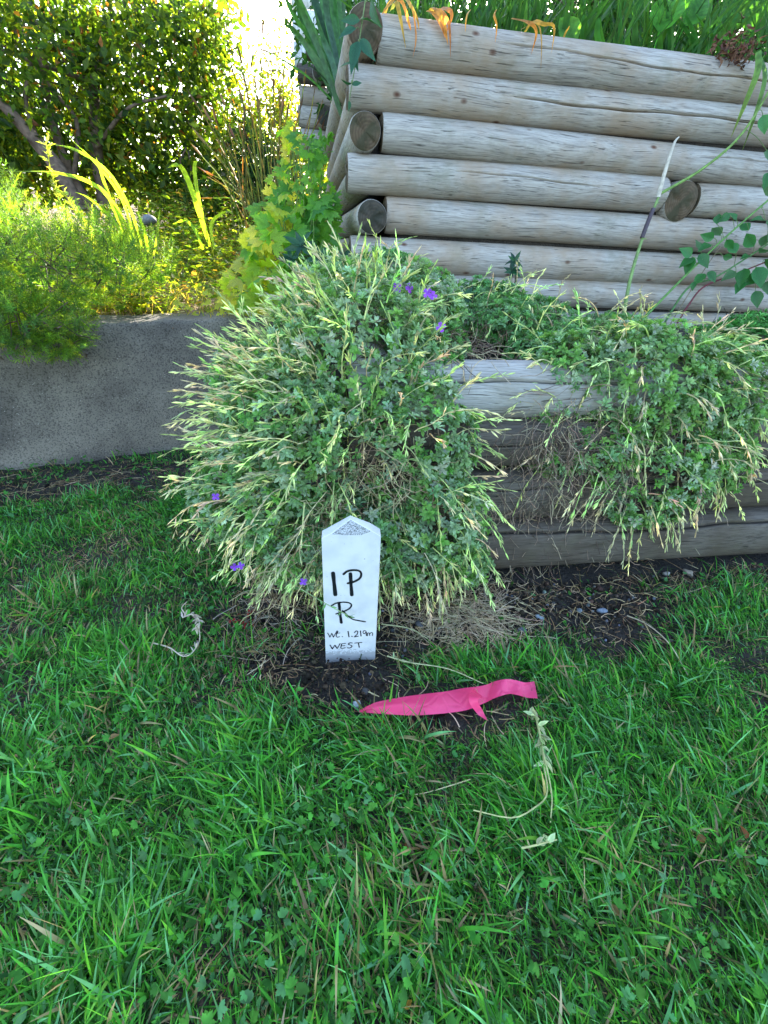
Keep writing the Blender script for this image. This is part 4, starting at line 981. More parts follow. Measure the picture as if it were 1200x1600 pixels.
def pebble(label, px, py, s_, col, z=0.0, flat=.7, group=None, Y=None, seed=0):
    g = Geo(); p = hz(px, py, z) if Y is None else hy(px, py, Y); p = p + [0, 0, s_ * .22]
    a_ = rng.uniform(0, 6.28); X = np.array([[math.cos(a_), math.sin(a_), 0]]) ; Y_ = np.array([[-math.sin(a_), math.cos(a_), 0]]) * .78; Z = np.array([[0, 0, flat]])
    stamp(g, t_rock(seed, 3), np.array([p]), X, Y_, Z, np.array([s_]), np.array([col])); return tag(g.build('pebble', M['stone'], origin=tuple(p)), label, 'stone', group)
GP = 'pebbles lying on the soil'
pebble('blue grey angular pebble on soil below the timber wall, right of the clippings', 842, 967, .020, (.22, .26, .29), seed=21, group=GP)
pebble('largest smooth blue grey pebble on soil below the timber wall', 940, 957, .023, (.17, .20, .25), seed=22, group=GP)
pebble('small grey pebble between the two blue grey pebbles and the wall', 905, 955, .014, (.16, .18, .19), seed=23, group=GP)
pebble('rounded tan pebble touching the foot of the timber wall', 1075, 897, .026, (.23, .19, .14), seed=24, group=GP)
pebble('paler round pebble left of the tan one at the wall foot', 1040, 899, .020, (.27, .25, .22), seed=25, group=GP)
pebble('dull grey pebble in dry clippings left of the blue grey ones', 815, 987, .018, (.12, .135, .15), seed=26, group=GP)
pebble('grey pebble nearest the pink tape, half in grass', 790, 1030, .018, (.13, .15, .16), seed=27, group=GP)
pebble('dark pebble beside the right side of the peg', 655, 978, .019, (.07, .072, .075), seed=28, group=GP)
pebble('dark round pebble in front of the peg in loose soil', 570, 1082, .017, (.06, .058, .056), seed=29, group=GP)
pebble('dark grey pebble upper right of the pink tape end', 748, 1033, .018, (.085, .09, .095), seed=30, group=GP)
pebble('flat grey stone in the sunlit bed beside arching leaves', 232, 352, .085, (.13, .135, .14), Y=2.45, seed=31, flat=.55)
def chip():
    g = Geo(); p = hz(558, 1101, .008); import bmesh
    bm = bmesh.new(); bmesh.ops.create_cube(bm, size=1); bmesh.ops.bevel(bm, geom=bm.edges[:], offset=.12, segments=2, affect='EDGES')
    for v in bm.verts: v.co += Vector((random.uniform(-.05, .05), random.uniform(-.05, .05), random.uniform(-.05, .05)))
    V = np.array([v.co for v in bm.verts]) @ rotm('Z', .35).T * [.0125, .011, .013] + p
    q = [[v.index for v in f.verts] for f in bm.faces]; g.add(V, (.42, .46, .48), [f for f in q if len(f) == 4], [f for f in q if len(f) == 3]); bm.free()
    tag(g.build('stone_chip', M['stone'], origin=tuple(p)), 'small pale square stone chip at the left tip of the pink tape', 'stone')
chip()

# ------------------------------------------------------------ arching strap leaves in the sunlit bed
def strap_clump(name, label, cat, base, leaves, cols, mat='thin'):
    t = thing(name, label, cat, tuple(base))
    for (pts, Y0, Y1, w_, *rest) in leaves:
        m_ = len(pts); P = smooth_path([hy(x, y, Y0 + (Y1 - Y0) * i / (m_ - 1)) for i, (x, y) in enumerate(pts)], 16)
        g = Geo(); c = pick(cols, 1, .12)[0]; ribbon(g, P, w_ * .62, c, tipcol=(rest[0] if rest else c), side=unit(Rt + rng.normal(0, .25, 3)))
        g.build('leaf', M[mat], t, origin=tuple(P[0]))
    return t
YG = [(.17, .32, .04), (.13, .27, .04), (.2, .34, .05)]
strap_clump('crocosmia_clump', 'clump of arching yellow green strap leaves in the bed at left', 'plant', bed_pt(205, 385, 2.0),
            [([(212, 385), (185, 330), (150, 290), (85, 270), (-20, 268)], 2.0, 1.8, .022), ([(215, 385), (190, 310), (150, 255), (108, 215)], 2.0, 2.0, .022), ([(205, 385), (180, 330), (165, 290), (150, 245)], 1.95, 1.95, .03),
             ([(222, 385), (205, 330), (170, 270), (120, 235), (80, 225)], 2.05, 2.1, .02), ([(200, 390), (178, 345), (140, 310), (118, 300)], 1.95, 1.85, .02), ([(225, 390), (212, 350), (200, 320), (172, 300)], 2.0, 1.95, .025),
             ([(232, 395), (228, 370), (222, 350), (214, 330)], 1.9, 1.9, .02), ([(240, 400), (246, 370), (248, 345), (250, 325)], 1.9, 1.9, .016)], YG)
strap_clump('crocosmia_clump', 'small clump of bright strap leaves with bent tips left of the lime leaves', 'plant', bed_pt(320, 370, 2.2),
            [([(328, 385), (312, 335), (295, 285), (280, 258), (262, 262)], 2.2, 2.1, .034), ([(326, 380), (312, 320), (304, 270), (306, 252), (316, 254)], 2.25, 2.25, .026), ([(335, 390), (330, 350), (352, 330), (365, 335)], 2.1, 2.1, .02),
             ([(318, 390), (305, 360), (290, 345), (270, 350)], 2.1, 2.1, .02)], YG)
# pale feathery weed in front of the strap leaves
t = thing('feathery_weed', 'pale upright feathery weed stem left of the strap leaves', 'plant', bed_pt(110, 400, 1.9)); g = Geo()
for (pts) in ([(125, 400), (105, 340), (85, 290), (72, 225)], [(150, 400), (140, 370), (118, 330), (100, 300)]):
    P = smooth_path([hy(x, y, 1.85) for x, y in pts], 24); tube(g, P, .0015, (.25, .3, .1), 4); n = 110; idx = rng.integers(5, 24, n); dd = unit(np.c_[rng.normal(0, 1, n), rng.normal(0, 1, n), rng.uniform(.3, 1, n)]); X, Y, Z = leaf_frames(dd, rng.normal(size=(n, 3)))
    stamp(g, t_leaf(.25, (0, .5, 1), (.3, 1, .1)), P[idx] + rng.normal(0, .003, (n, 3)), X, Y, Z, rng.uniform(.012, .03, n), pick([(.25, .34, .10)], n))
stuff(g.build('foliage', M['thin'], t))

# ------------------------------------------------------------ lobed plant beside the log wall, its sunlit side painted lime
def lobed_plant():
    t = thing('lobed_leaf_plant', 'bushy plant with jagged green leaves, sunlit side painted lime, at the log wall corner', 'plant', bed_pt(450, 450, 1.75))
    tms = []
    for s_ in range(4):
        parts = []
        for k, (an, sc_, oy) in enumerate([(0, 1.0, .32), (1.05, .74, .18), (-1.05, .74, .18)]):
            lb = t_lobed(3, .38, 3, 70 + s_ * 5 + k, .06, 1.35); parts.append(t_xf(lb, rotm('Z', an) @ np.diag([.58 * sc_] * 3), 1.0, (-math.sin(an) * .25, oy * .8, 0)))
        tm = t_join(parts); v = tm[0].copy(); v[:, 2] -= .4 * v[:, 1] ** 2 + .35 * np.abs(v[:, 0]) ** 1.5 - .05 * np.sin(v[:, 0] * 9) * np.cos(v[:, 1] * 8); tms.append((v, tm[1], tm[2], tm[3]))
    GL = [(.38, .46, .08), (.24, .38, .05), (.13, .32, .06), (.07, .22, .05), (.40, .42, .11)]
    mesh = {}
    def leafobj(P, d, nr, s_, ci, ti):
        key = (ci, ti)
        if key not in mesh:
            g = Geo(); c = np.array([GL[ci]]) * rng.uniform(.9, 1.1); stamp(g, tms[ti], np.zeros((1, 3)), np.array([[1., 0, 0]]), np.array([[0, 1., 0]]), np.array([[0, 0, 1.]]), np.array([1.0]), c); mesh[key] = g.mesh('leaf', M['thin'], False)
        X, Y, Z = leaf_frames(np.array([d]), np.array([nr])); X, Y, Z = X[0] * s_, Y[0] * s_, Z[0] * s_
        link('leaf', mesh[key], t, Matrix(((X[0], Y[0], Z[0], P[0]), (X[1], Y[1], Z[1], P[1]), (X[2], Y[2], Z[2], P[2]), (0, 0, 0, 1))))
    st = Geo()
    for i in range(270):
        f = rng.uniform(); py = 200 + 285 * f ** .8; cx = 475 - 60 * max(0, (f - .3)) ; hw = 34 + 55 * f; px = cx + rng.uniform(-1, 1) * hw; px = min(px, 522 if py < 370 else 505); Y_ = 1.95 - .25 * f + rng.uniform(-.12, .2)
        if py > 430: px = min(px, 470)
        P = hy(px, py, Y_); lime = px < 455 + rng.normal(0, 15); ci = (rng.choice([0, 0, 1, 1, 2, 4]) if lime else rng.integers(2, 4)); s_ = rng.uniform(.055, .10) if f > .3 else rng.uniform(.035, .06)  # lime paints the sunlit side, darker greens the shade beside the wall
        leafobj(P, np.array([rng.normal(-.2, .7), rng.normal(-.4, .4), rng.normal(-.1, .35)]), np.array([rng.normal(0, .6), -.8, .7 + rng.normal(0, .5)]), s_, int(ci), int(rng.integers(0, 4)))
        root = bed_pt(465 + rng.normal(0, 18), 440, Y_ + .05)
        if i % 2 == 0: tube(st, smooth_path([root, (root + P) / 2 + [0, 0, .04], P], 7), .0015, (.16, .25, .07), 4, False)
    for (px, py) in [(300, 478), (318, 470), (340, 486), (352, 462), (285, 470), (330, 455), (365, 478), (395, 470), (310, 488), (378, 455)]:
        P = hy(px, py, 1.72 + rng.uniform(0, .1)); leafobj(P, np.array([rng.normal(0, .8), -.4, 0]), np.array([0, -.5, .9]), rng.uniform(.03, .045), 0, int(rng.integers(0, 4)))
    stuff(st.build('stems', M['stem'], t))
lobed_plant()

# ------------------------------------------------------------ tall seed-head stalks
t = thing('seed_head_grass', 'stand of tall thin stalks with brown seed spikes left of the log wall', 'plant', bed_pt(420, 330, 2.5))
tops = [(410, 55), (415, 95), (372, 78), (378, 100), (368, 125), (392, 105), (443, 120), (428, 135), (340, 195), (330, 190), (352, 165), (308, 165), (327, 185), (400, 140), (455, 150), (385, 140), (465, 190), (437, 165), (361, 200), (345, 230), (420, 175), (475, 130), (448, 185),
        (405, 180), (395, 200), (382, 185), (366, 215), (430, 200), (322, 225), (351, 245), (460, 215), (490, 150), (483, 185), (500, 170)]
tops += [(x + rng.normal(0, 14), y + 30 + rng.uniform(0, 50)) for x, y in tops]
for i, (tx, ty) in enumerate(tops):
    bx = 395 + (tx - 395) * .35 + rng.normal(0, 14) + 20; by = 300 + rng.uniform(0, 40); Y_ = rng.uniform(2.2, 2.7); g = Geo(); P = smooth_path([hy(bx, by + 30, Y_), hy((bx + tx) / 2 + rng.normal(0, 4), (by + ty) / 2, Y_), hy(tx, ty, Y_ + rng.normal(0, .05))], 14)
    tube(g, P, np.linspace(.0028, .0016, 14), pick([(.20, .23, .09), (.15, .21, .06), (.24, .21, .12), (.12, .16, .05)], 1)[0], 4)
    L = rng.uniform(.03, .07); dd = unit(P[-1] - P[-3])[None]; X, Y, Z = leaf_frames(dd, rng.normal(size=(1, 3))); sp = t_pod(.16, 6); stamp(g, sp, P[-1:] - dd * .005, X, Y, Z, np.array([L]), pick([(.12, .085, .06), (.2, .15, .1), (.16, .14, .10)], 1))
    g.build('stalk', M['thin'], t, origin=tuple(P[0]))

# ------------------------------------------------------------ sword leaves at the top corner
t = thing('iris_clump', 'fan of long blue green sword leaves left of the log wall corner', 'plant', tuple(hy(532, 150, 2.35) - [0, 0, .3]))
for (x1, y1, x2, y2, w_) in [(470, -60, 395, -160, .034), (452, 10, 440, -60, .03), (485, -20, 470, -110, .036), (500, -20, 492, -130, .036), (515, -20, 512, -130, .036), (528, -10, 530, -130, .036), (478, 20, 455, -30, .03), (462, 50, 440, 20, .026),
                            (500, 20, 480, -40, .034), (512, 30, 498, -60, .034), (468, 0, 440, -60, .03), (535, -10, 545, -100, .036), (450, 40, 385, 38, .022), (445, 75, 408, 62, .020), (440, 92, 400, 70, .014), (488, 60, 470, 20, .03), (520, 40, 512, -40, .034),
                            (474, 22, 452, -20, .03), (520, 10, 508, -70, .03), (484, 40, 462, 0, .03), (505, 60, 490, 10, .03), (515, 70, 505, 20, .026), (492, 80, 474, 50, .024), (526, 40, 522, -30, .03), (495, -30, 478, -120, .034), (507, -10, 500, -100, .036), (475, 40, 462, 8, .03)]:
    Y_ = rng.uniform(2.2, 2.5); r0 = (532 + rng.normal(0, 5), 165 + rng.normal(0, 12)); P = smooth_path([hy(r0[0], r0[1], Y_), hy((r0[0] + x1) / 2 + 3, (r0[1] + y1) / 2 - 4, Y_), hy(x1, y1, Y_), hy(x2, y2, Y_ - .05)], 18); g = Geo()
    ribbon(g, P, w_ * .72, pick([(.04, .13, .05), (.05, .16, .045), (.045, .12, .07)], 1)[0], side=unit(Rt + rng.normal(0, .4, 3)), prof=([0, .1, .6, .9, 1], [.5, .9, 1, .5, .05])); g.build('leaf', M['gloss'], t, origin=tuple(P[0]))

# ------------------------------------------------------------ vine on the corner
def leafy_vine(name, label, cat, stems, leaves, lcol, stemcol, rad=.0016, lw=.45, sz=.03, mat='gloss', thorns=False):
    t = thing(name, label, cat, tuple(stems[0][0]))
    for si, S_ in enumerate(stems):
        P = smooth_path(S_, 26); g = Geo(); c = stemcol[si % len(stemcol)]; r0 = rad[si % len(rad)] if hasattr(rad, '__len__') else rad
        tube(g, P, np.linspace(r0, r0 * .65, len(P)), c, 8)
        if thorns:
            for k in range(3, 25, 2):
                d = unit(rng.normal(size=3)); tube(g, [P[k], P[k] + d * r0 * 2.2 + [0, 0, -r0 * .3]], [r0 * .5, r0 * .08], np.array(c) * 1.1, 4)
        o = g.build('cane' if thorns else 'stem', M['stem'], t, origin=tuple(P[0]))
    cp = np.concatenate([smooth_path(S_, 60) for S_ in stems]); gs = Geo()
    for (p, d, s_) in leaves:
        q = cp[np.argmin(np.linalg.norm(cp - p, axis=1))]
        if .002 < np.linalg.norm(q - p) < .2: tube(gs, smooth_path([q, (p + q) / 2 + [0, 0, .006], p], 6), .0011, np.array(stemcol[0]) * .8, 4, False)
    if gs.n: stuff(gs.build('leaf_stalks', M['stem'], t))
    tmv = t_leaf(lw, (0, .12, .3, .5, .75, 1), (.1, .62, .95, .95, .52, .03), .2, .22, .12); cache = {}
    for i, (p, d, s_) in enumerate(leaves):
        key = i % 5
        if key not in cache:
            g = Geo(); stamp(g, tmv, np.zeros((1, 3)), np.eye(3)[0:1], np.eye(3)[1:2], np.eye(3)[2:3], np.array([1.]), pick(lcol, 1, .12)); cache[key] = g.mesh('leaf', M[mat])
        nr = unit(CAM - p) + rng.normal(0, .45, 3) + np.array([0, 0, .5]); X, Y, Z = leaf_frames(np.array([d]), np.array([nr])); X, Y, Z = X[0] * s_, Y[0] * s_, Z[0] * s_
        link('leaf', cache[key], t, Matrix(((X[0], Y[0], Z[0], p[0]), (X[1], Y[1], Z[1], p[1]), (X[2], Y[2], Z[2], p[2]), (0, 0, 0, 1))))
    return t
yv = COR[1] - .06
def imgd(dx, dy, dz=0.0): return Rt * dx - Up * dy - Fw * dz
leafy_vine('climbing_vine', 'thin vine with dark pointed leaves trailing down the log wall corner', 'vine', [[hy(574, -20, yv), hy(562, 60, yv - .01), hy(552, 120, yv - .01), hy(545, 162, yv + .02)]],
           [(hy(x, y, yv - .02), imgd(dx, dy), s_) for (x, y, dx, dy, s_) in [(562, 32, -1, -.1, .05), (565, 30, 1, .1, .05), (560, 65, -.3, 1, .075), (563, 62, .6, .8, .06), (580, 0, .2, 1, .07), (555, 85, .1, 1, .04), (550, 100, -1, 0, .036), (549, 130, -.8, -.1, .03), (550, 132, .8, -.2, .028), (546, 158, 0, 1, .025), (556, 45, -1, .3, .05)]],
           [(.02, .085, .05), (.025, .11, .045)], [(.14, .22, .07)], lw=.42)

# ------------------------------------------------------------ rose
def wp(x, y, dd=.12): return hp(x, y, UO + WN * dd, WN)
rose_leaves = []
def leaflet(x, y, dx, dy, s_, dd=.14): rose_leaves.append((wp(x, y, dd), imgd(dx, dy, rng.normal(0, .2)), s_))
for a_ in [(1080, 400, -1, -.5, .05), (1092, 392, -.1, -1, .045), (1082, 405, -1, .5, .05), (1083, 402, -.4, 1, .055), (1092, 398, .6, .9, .055), (1115, 372, -1, -.2, .045), (1125, 368, -.3, -1, .05), (1110, 382, -.9, .4, .045), (1135, 375, .6, .7, .04), (1106, 425, .6, .9, .045), (1102, 428, -.8, .7, .05),
           (1150, 425, -1, .5, .05), (1165, 420, -.4, 1, .065), (1182, 418, .2, 1, .075), (1195, 405, .6, .6, .06), (1178, 385, -.4, -1, .06), (1190, 385, .4, -.8, .055), (1172, 400, -.8, .2, .04), (1200, 360, .5, -1, .06), (1205, 330, .6, -.7, .06), (1210, 420, .5, 1, .07), (1198, 440, 0, 1, .07), (1150, 345, -.6, -.6, .04),
           (1160, 440, -.6, .9, .05), (1180, 455, .2, 1, .06), (1150, 395, -.5, -.9, .05), (1215, 350, -.6, .9, .07), (1195, 345, -.9, -.1, .05), (1170, 360, -.5, -.9, .045), (1140, 335, -.8, .5, .04), (1205, 390, -1, .3, .06), (1218, 300, -.7, -.5, .06), (1230, 430, -.9, .6, .07), (1185, 430, -1, .6, .06), (1120, 350, .2, -1, .04), (1192, 180, .3, 1, .05), (1198, 235, .2, 1, .055), (1200, 270, -.2, 1, .05), (1085, 440, -.2, 1, .03), (1130, 400, .8, .2, .035), (1215, 470, .2, 1, .07), (1230, 380, .4, .8, .07)]: leaflet(*a_)
rc = [wp(972, 508, .22), wp(984, 440, .19), wp(1003, 375, .16), wp(1032, 300, .12)]
rose = leafy_vine('rose_bush', 'thorny rose canes with rounded glossy leaves in front of the log wall at right', 'rose', [rc, [wp(1033, 302, .12), wp(1100, 262, .13), wp(1160, 208, .14), wp(1215, 120, .16)],
                 [wp(965, 540, .2), wp(1040, 462, .17), (wp(1090, 412, .15)), wp(1140, 365, .14), wp(1215, 300, .13)], [wp(1035, 510, .15), wp(1075, 450, .14), wp(1120, 432, .13), wp(1210, 375, .13)],
                 [wp(1058, 505, .12), wp(1075, 478, .12), wp(1100, 448, .12), wp(1150, 428, .12), wp(1220, 400, .14)], [wp(1045, 510, .1), wp(1085, 445, .1), wp(1125, 385, .11)]], rose_leaves, [(.035, .15, .04), (.045, .19, .05), (.06, .18, .06)],
                 [(.16, .25, .08), (.15, .26, .06), (.10, .22, .05), (.07, .17, .05), (.14, .03, .04), (.2, .16, .1)], rad=[.0065, .0045, .0045, .004, .0035, .002], lw=.68, thorns=True)
g = Geo(); P = smooth_path([wp(1028, 308, .122), wp(1040, 265, .122), wp(1053, 225, .122), wp(1061, 214, .122)], 12); tube(g, P, np.linspace(.0075, .002, 12), (.50, .46, .38), 7); o = g.build('split_cane', M['stem'], rose, origin=tuple(P[0])); o['label'] = 'pale split and broken cane top'
g = Geo(); P = smooth_path([wp(1003, 372, .1605), wp(1012, 348, .15), wp(1021, 326, .138)], 8); tube(g, P, .0068, (.06, .045, .055), 8); o = g.build('bark_scar', M['stem'], rose, origin=tuple(P[0])); o['label'] = 'dark purple scarred stretch of cane'

# dark evergreen sprigs near the shrub tops
def dark_sprig(label, spots):
    L = []
    for (x, y, Y_, r) in spots:
        for k in range(7):
            a_ = k * .9; L.append((hy(x, y, Y_), imgd(math.cos(a_), -math.sin(a_) * .8 - .1, rng.uniform(0, .6)), r * rng.uniform(.8, 1.2)))
    x, y, Y_, r = spots[0]
    leafy_vine('evergreen_sprig', label, 'plant', [[hy(x + 4, y + 40, Y_ + .02), hy(x + 2, y + 18, Y_), hy(x, y, Y_)]], L, [(.012, .055, .03), (.02, .08, .035)], [(.05, .07, .03)], lw=.36)
dark_sprig('dark pointed evergreen leaves between the lime plant and the shrub', [(470, 385, 1.45, .045), (500, 405, 1.42, .045), (535, 410, 1.4, .04), (455, 405, 1.45, .035)])
dark_sprig('dark evergreen leaves right of the purple flowers on the terrace', [(705, 475, 1.25, .04), (725, 465, 1.28, .035), (690, 530, 1.15, .04), (560, 445, 1.25, .035)])
dark_sprig('small dark leaved sprig rising against the lowest logs', [(803, 408, 1.45, .028), (800, 425, 1.44, .03)])

# ------------------------------------------------------------ plants on top of the bank
TB = TOPZ - .08
t = thing('bank_grass_clump', 'long green grass leaves along the top of the log wall', 'grass', tuple(COR + WU * .6 - WN * .2 + [0, 0, TB - COR[2]]))
g = Geo(); n = 1500; s_ = rng.uniform(.1, 2.6, n); d_ = rng.gamma(2, .11, n) + .06; P = COR + WU * s_[:, None] - WN * d_[:, None]; P[:, 2] = TB
blades(g, P, rng.uniform(0, 6.28, n), rng.uniform(0, .5, n), rng.uniform(.12, .42, n), rng.uniform(.004, .012, n), rng.uniform(.1, 1.2, n), pick([(.03, .10, .02), (.025, .08, .02), (.06, .14, .03)], n), pick([(.05, .14, .03), (.03, .10, .02)], n), 6)  # blade colours darkened to paint in the shade on the bank
stuff(g.build('foliage', M['grass'], t))
for k in range(26):                              # the nearest blades, one by one
    x = 740 + k * 17 + rng.normal(0, 8); y0 = 30 + (x - 620) * .13; P = smooth_path([wp(x, y0 + 22, -.14), wp(x + rng.normal(0, 12), y0 - 15, -.12), wp(x + rng.normal(0, 30), y0 - 75, -.10)], 10); gg = Geo()
    ribbon(gg, P, rng.uniform(.012, .02), pick([(.07, .22, .04), (.05, .16, .04)], 1)[0]); gg.build('leaf', M['grass'], t, origin=tuple(P[0]))
def hang(label, items, cols, group=None):
    t = thing('hanging_leaves', label, 'leaves', tuple(wp(*items[0][0][0], -.02)), group)
    for (pts, w_, dd) in items:
        P = smooth_path([wp(x, y, d2) for (x, y), d2 in zip(pts, dd)], 16); gg = Geo(); c = pick(cols, 1, .15)[0]; ribbon(gg, P, w_, c, side=unit(Rt * .8 + rng.normal(0, .3, 3)), tipcol=np.array(c) * [1, .7, .5], prof=([0, .3, .7, 1], [.8, 1, .7, .05])); gg.build('leaf', M['thin'], t, origin=tuple(P[0]))
ORA = [(.36, .23, .09), (.30, .17, .07), (.40, .30, .13)]
hang('withered orange leaves hooked over the left end of the top log', [([(612, 15), (618, 2), (624, 20), (634, 75)], .014, (-.06, .01, .02, .012)), ([(600, 25), (610, 0), (628, 2), (640, 40), (642, 48)], .010, (-.05, .01, .02, .02, .02)), ([(640, 10), (646, 20), (650, 60), (645, 90)], .005, (-.03, .012, .014, .012)), ([(630, 5), (622, -6), (605, 10), (596, 24)], .01, (-.05, .01, .02, .02)), ([(632, -5), (640, 5), (652, 30), (655, 48)], .008, (-.05, .01, .02, .018))], ORA)
hang('dry brown leaf tuft drooping over the top log left of centre', [([(672, 18), (680, 12), (692, 30), (700, 70)], .018, (-.05, .01, .02, .012)), ([(680, 15), (690, 16), (702, 40), (704, 90)], .010, (-.05, .01, .02, .012)), ([(690, 12), (700, 14), (706, 24), (698, 50)], .012, (-.05, .01, .02, .012)), ([(668, 16), (678, 20), (690, 40), (696, 60)], .012, (-.05, .01, .02, .012))], [(.36, .22, .11), (.3, .16, .08)])
hang('thin yellow leaves bent over the middle of the top log', [([(820, 50), (832, 33), (850, 38), (866, 42), (862, 82)], .010, (-.06, .01, .02, .02, .012)), ([(815, 45), (838, 36), (846, 60), (845, 112)], .005, (-.06, .01, .015, .01)), ([(800, 28), (825, 34), (838, 50), (830, 85)], .010, (-.05, .01, .02, .012)), ([(775, 15), (772, 24), (776, 40), (774, 66)], .007, (-.05, .01, .02, .012)), ([(735, 15), (730, 22), (728, 35), (727, 50)], .005, (-.05, .01, .02, .012)), ([(880, 60), (884, 50), (888, 44), (890, 40)], .006, (-.05, -.04, -.02, .0))], ORA)
hang('pair of long green blades with dry tips hanging at the top right', [([(1185, 80), (1184, 110), (1165, 160), (1142, 215)], .018, (.03, .06, .06, .05)), ([(1187, 85), (1196, 120), (1180, 180), (1160, 235)], .015, (.03, .07, .07, .05))], [(.09, .2, .09)])
def deadhead():
    t = thing('dead_flower_head', 'crumpled brown dead flower head resting on the top log at right', 'flower head', tuple(wp(1165, 85, .0))); g = Geo(); n = 210; c0 = wp(1168, 82, -.0); c1 = wp(1120, 72, -.03)
    f = rng.uniform(size=(n, 1)) ** 2; P = c0 * (1 - f) + c1 * f + rng.normal(0, .022, (n, 3)) * (1 - .5 * f); dd = unit(rng.normal(size=(n, 3)) + [0, 0, -.3]); X, Y, Z = leaf_frames(dd, rng.normal(size=(n, 3)))
    stamp(g, t_leaf(.5, (0, .3, .6, 1), (.3, 1, .8, .2), .6, .9), P, X, Y, Z, rng.uniform(.008, .02, n), pick([(.13, .06, .035), (.2, .1, .06), (.08, .04, .03)], n)); stuff(g.build('petals', M['litter'], t))
deadhead()
def broad():
    t = thing('broad_leaf_plant', 'large fresh green broad leaves at the top right above the logs', 'plant', tuple(wp(1060, 80, -.2))); mt = t_leaf(.75, (0, .1, .25, .45, .65, .85, 1), (.1, .6, .92, 1, .85, .5, .03), .15, .25, .1)
    for (x, y, dx, dy, s_, c, dd) in [(1030, 50, .35, -1, .13, (.08, .3, .04), -.1), (1070, 40, .6, -.8, .12, (.06, .24, .04), -.13), (1120, 60, .2, -1, .12, (.04, .17, .03), -.22), (1190, 50, -.2, -1, .14, (.04, .15, .03), -.2), (900, 65, -.5, -.5, .08, (.08, .25, .05), -.06), (1000, 30, -.3, -1, .12, (.03, .13, .03), -.3), (1150, 20, .1, -1, .14, (.03, .13, .03), -.3)]:
        p = wp(x, y, dd); X, Y, Z = leaf_frames(np.array([imgd(dx, dy, .2)]), np.array([unit(CAM - p) + [0, 0, .4]])); g = Geo(); stamp(g, mt, np.array([p]), X, Y, Z, np.array([s_]), np.array([c])); tube(g, [p, p - imgd(dx, dy) * .08 - [0, 0, .05]], .002, c, 4, False); g.build('leaf', M['thin'], t, origin=tuple(p))
broad()
# dense planting on the bank behind
def mass(name, label, cat, lob, n, cols, sz, w_=None, mat='leaf', trunks=(), tm=None, rmin=.35, base=None, top=None):
    t = thing(name, label, cat, tuple(base) if base is not None else tuple(lob[0][:3])); g = Geo(); P, nn = lobe_points(lob, n, rmin, 1.05)
    if top: k_ = P[:, 2] < top + .05 * vnoise(P[:, 0], P[:, 1], 9, 77) + .32 * (P[:, 1] - 3.4); P, nn = P[k_], nn[k_]
    n = len(P)
    X, Y, Z = leaf_frames(rng.normal(size=(n, 3)) + nn * .6 + [0, 0, -.2], nn * .5 + rng.normal(0, .6, (n, 3)) + [0, 0, .6]); c = pick(cols, n, .2, w_)
    stamp(g, tm or t_diamond(.5), P, X, Y, Z, rng.uniform(sz[0], sz[1], n), c); stuff(g.build('crown', M[mat], t))
    for (pts, r) in trunks:
        gg = Geo(); P = smooth_path(pts, 18); tube(gg, P, np.linspace(r, r * .5, 18) * (1 + .08 * rng.normal(size=18)), (.13, .09, .065), 9); gg.build('trunk', M['bark'], t, origin=tuple(P[0]))
    gg = Geo(); P, nn = lobe_points(lob, max(30, n // 160), .3, .9); twigs(gg, P, nn, .35, [(.09, .065, .05), (.16, .12, .09)], .004); stuff(gg.build('branches', M['bark'], t))
    return t
BL = [(*(COR + WU * s_ - WN * d_)[:2], TB + h_, r, r, r * .8) for (s_, d_, h_, r) in [(.9, .8, .35, .5), (1.5, .8, .4, .5), (2.2, .75, .4, .5), (.5, .95, .3, .42), (2.9, .9, .4, .6), (1.2, 1.3, .5, .5), (.4, 1.7, .5, .6), (1.3, 1.8, .6, .7), (2.2, 1.7, .7, .7), (3.1, 1.7, .8, .7)]]
mass('bank_shrub', 'green shrubbery with shade painted into its leaves, filling the bank behind the top log', 'shrub', BL, 26000, [(.02, .07, .018), (.03, .09, .02), (.045, .12, .025)], (.03, .065), base=(1.0, 2.6, TB))  # leaf colours darkened as shade; mass enlarged to block the sun

# ------------------------------------------------------------ hedge tree and background shrubs
HTOP = hy(100, -25, 3.4)[2]; print('HTOP', HTOP)
HC = [(.045, .10, .014), (.065, .13, .015), (.12, .18, .02), (.022, .055, .013), (.16, .08, .03)]
hl = [lobe(60, 120, 3.4, .75, .5, .6), lobe(220, 110, 3.7, .6, .5, .6), lobe(-120, 60, 3.3, .9, .6, .8), lobe(120, -60, 3.6, .9, .6, .7), lobe(240, 230, 3.8, .45, .4, .4), lobe(255, 10, 3.8, .40, .4, .5), lobe(110, 240, 3.7, .5, .4, .35), lobe(-150, 220, 3.2, .6, .4, .5), lobe(290, 300, 3.5, .3, .25, .2)]
mass('hedge_tree', 'large dense green tree with leaning trunks filling the top left', 'tree', hl, 33000, HC, (.035, .07), [.3, .28, .2, .19, .03], 'thin',
     [([hy(125, 330, 3.0), hy(95, 270, 3.0), hy(60, 225, 3.0), hy(10, 170, 3.0), hy(-60, 110, 3.1)], .045), ([hy(150, 340, 3.2), hy(115, 280, 3.2), hy(85, 200, 3.2), hy(60, 90, 3.3)], .035), ([hy(165, 320, 3.3), hy(150, 230, 3.3), hy(148, 130, 3.4), hy(170, 40, 3.5)], .04), ([hy(150, 130, 3.35), hy(60, 100, 3.3), hy(0, 78, 3.3)], .012), ([hy(150, 230, 3.25), hy(200, 170, 3.25), hy(260, 150, 3.3)], .012), ([hy(115, 280, 3.15), hy(120, 190, 3.2), hy(70, 120, 3.2), hy(90, 30, 3.3)], .014), ([hy(60, 225, 3.0), hy(40, 150, 3.1), hy(60, 60, 3.2)], .013)], base=bed_pt(140, 330, 3.2), rmin=.5, top=HTOP)
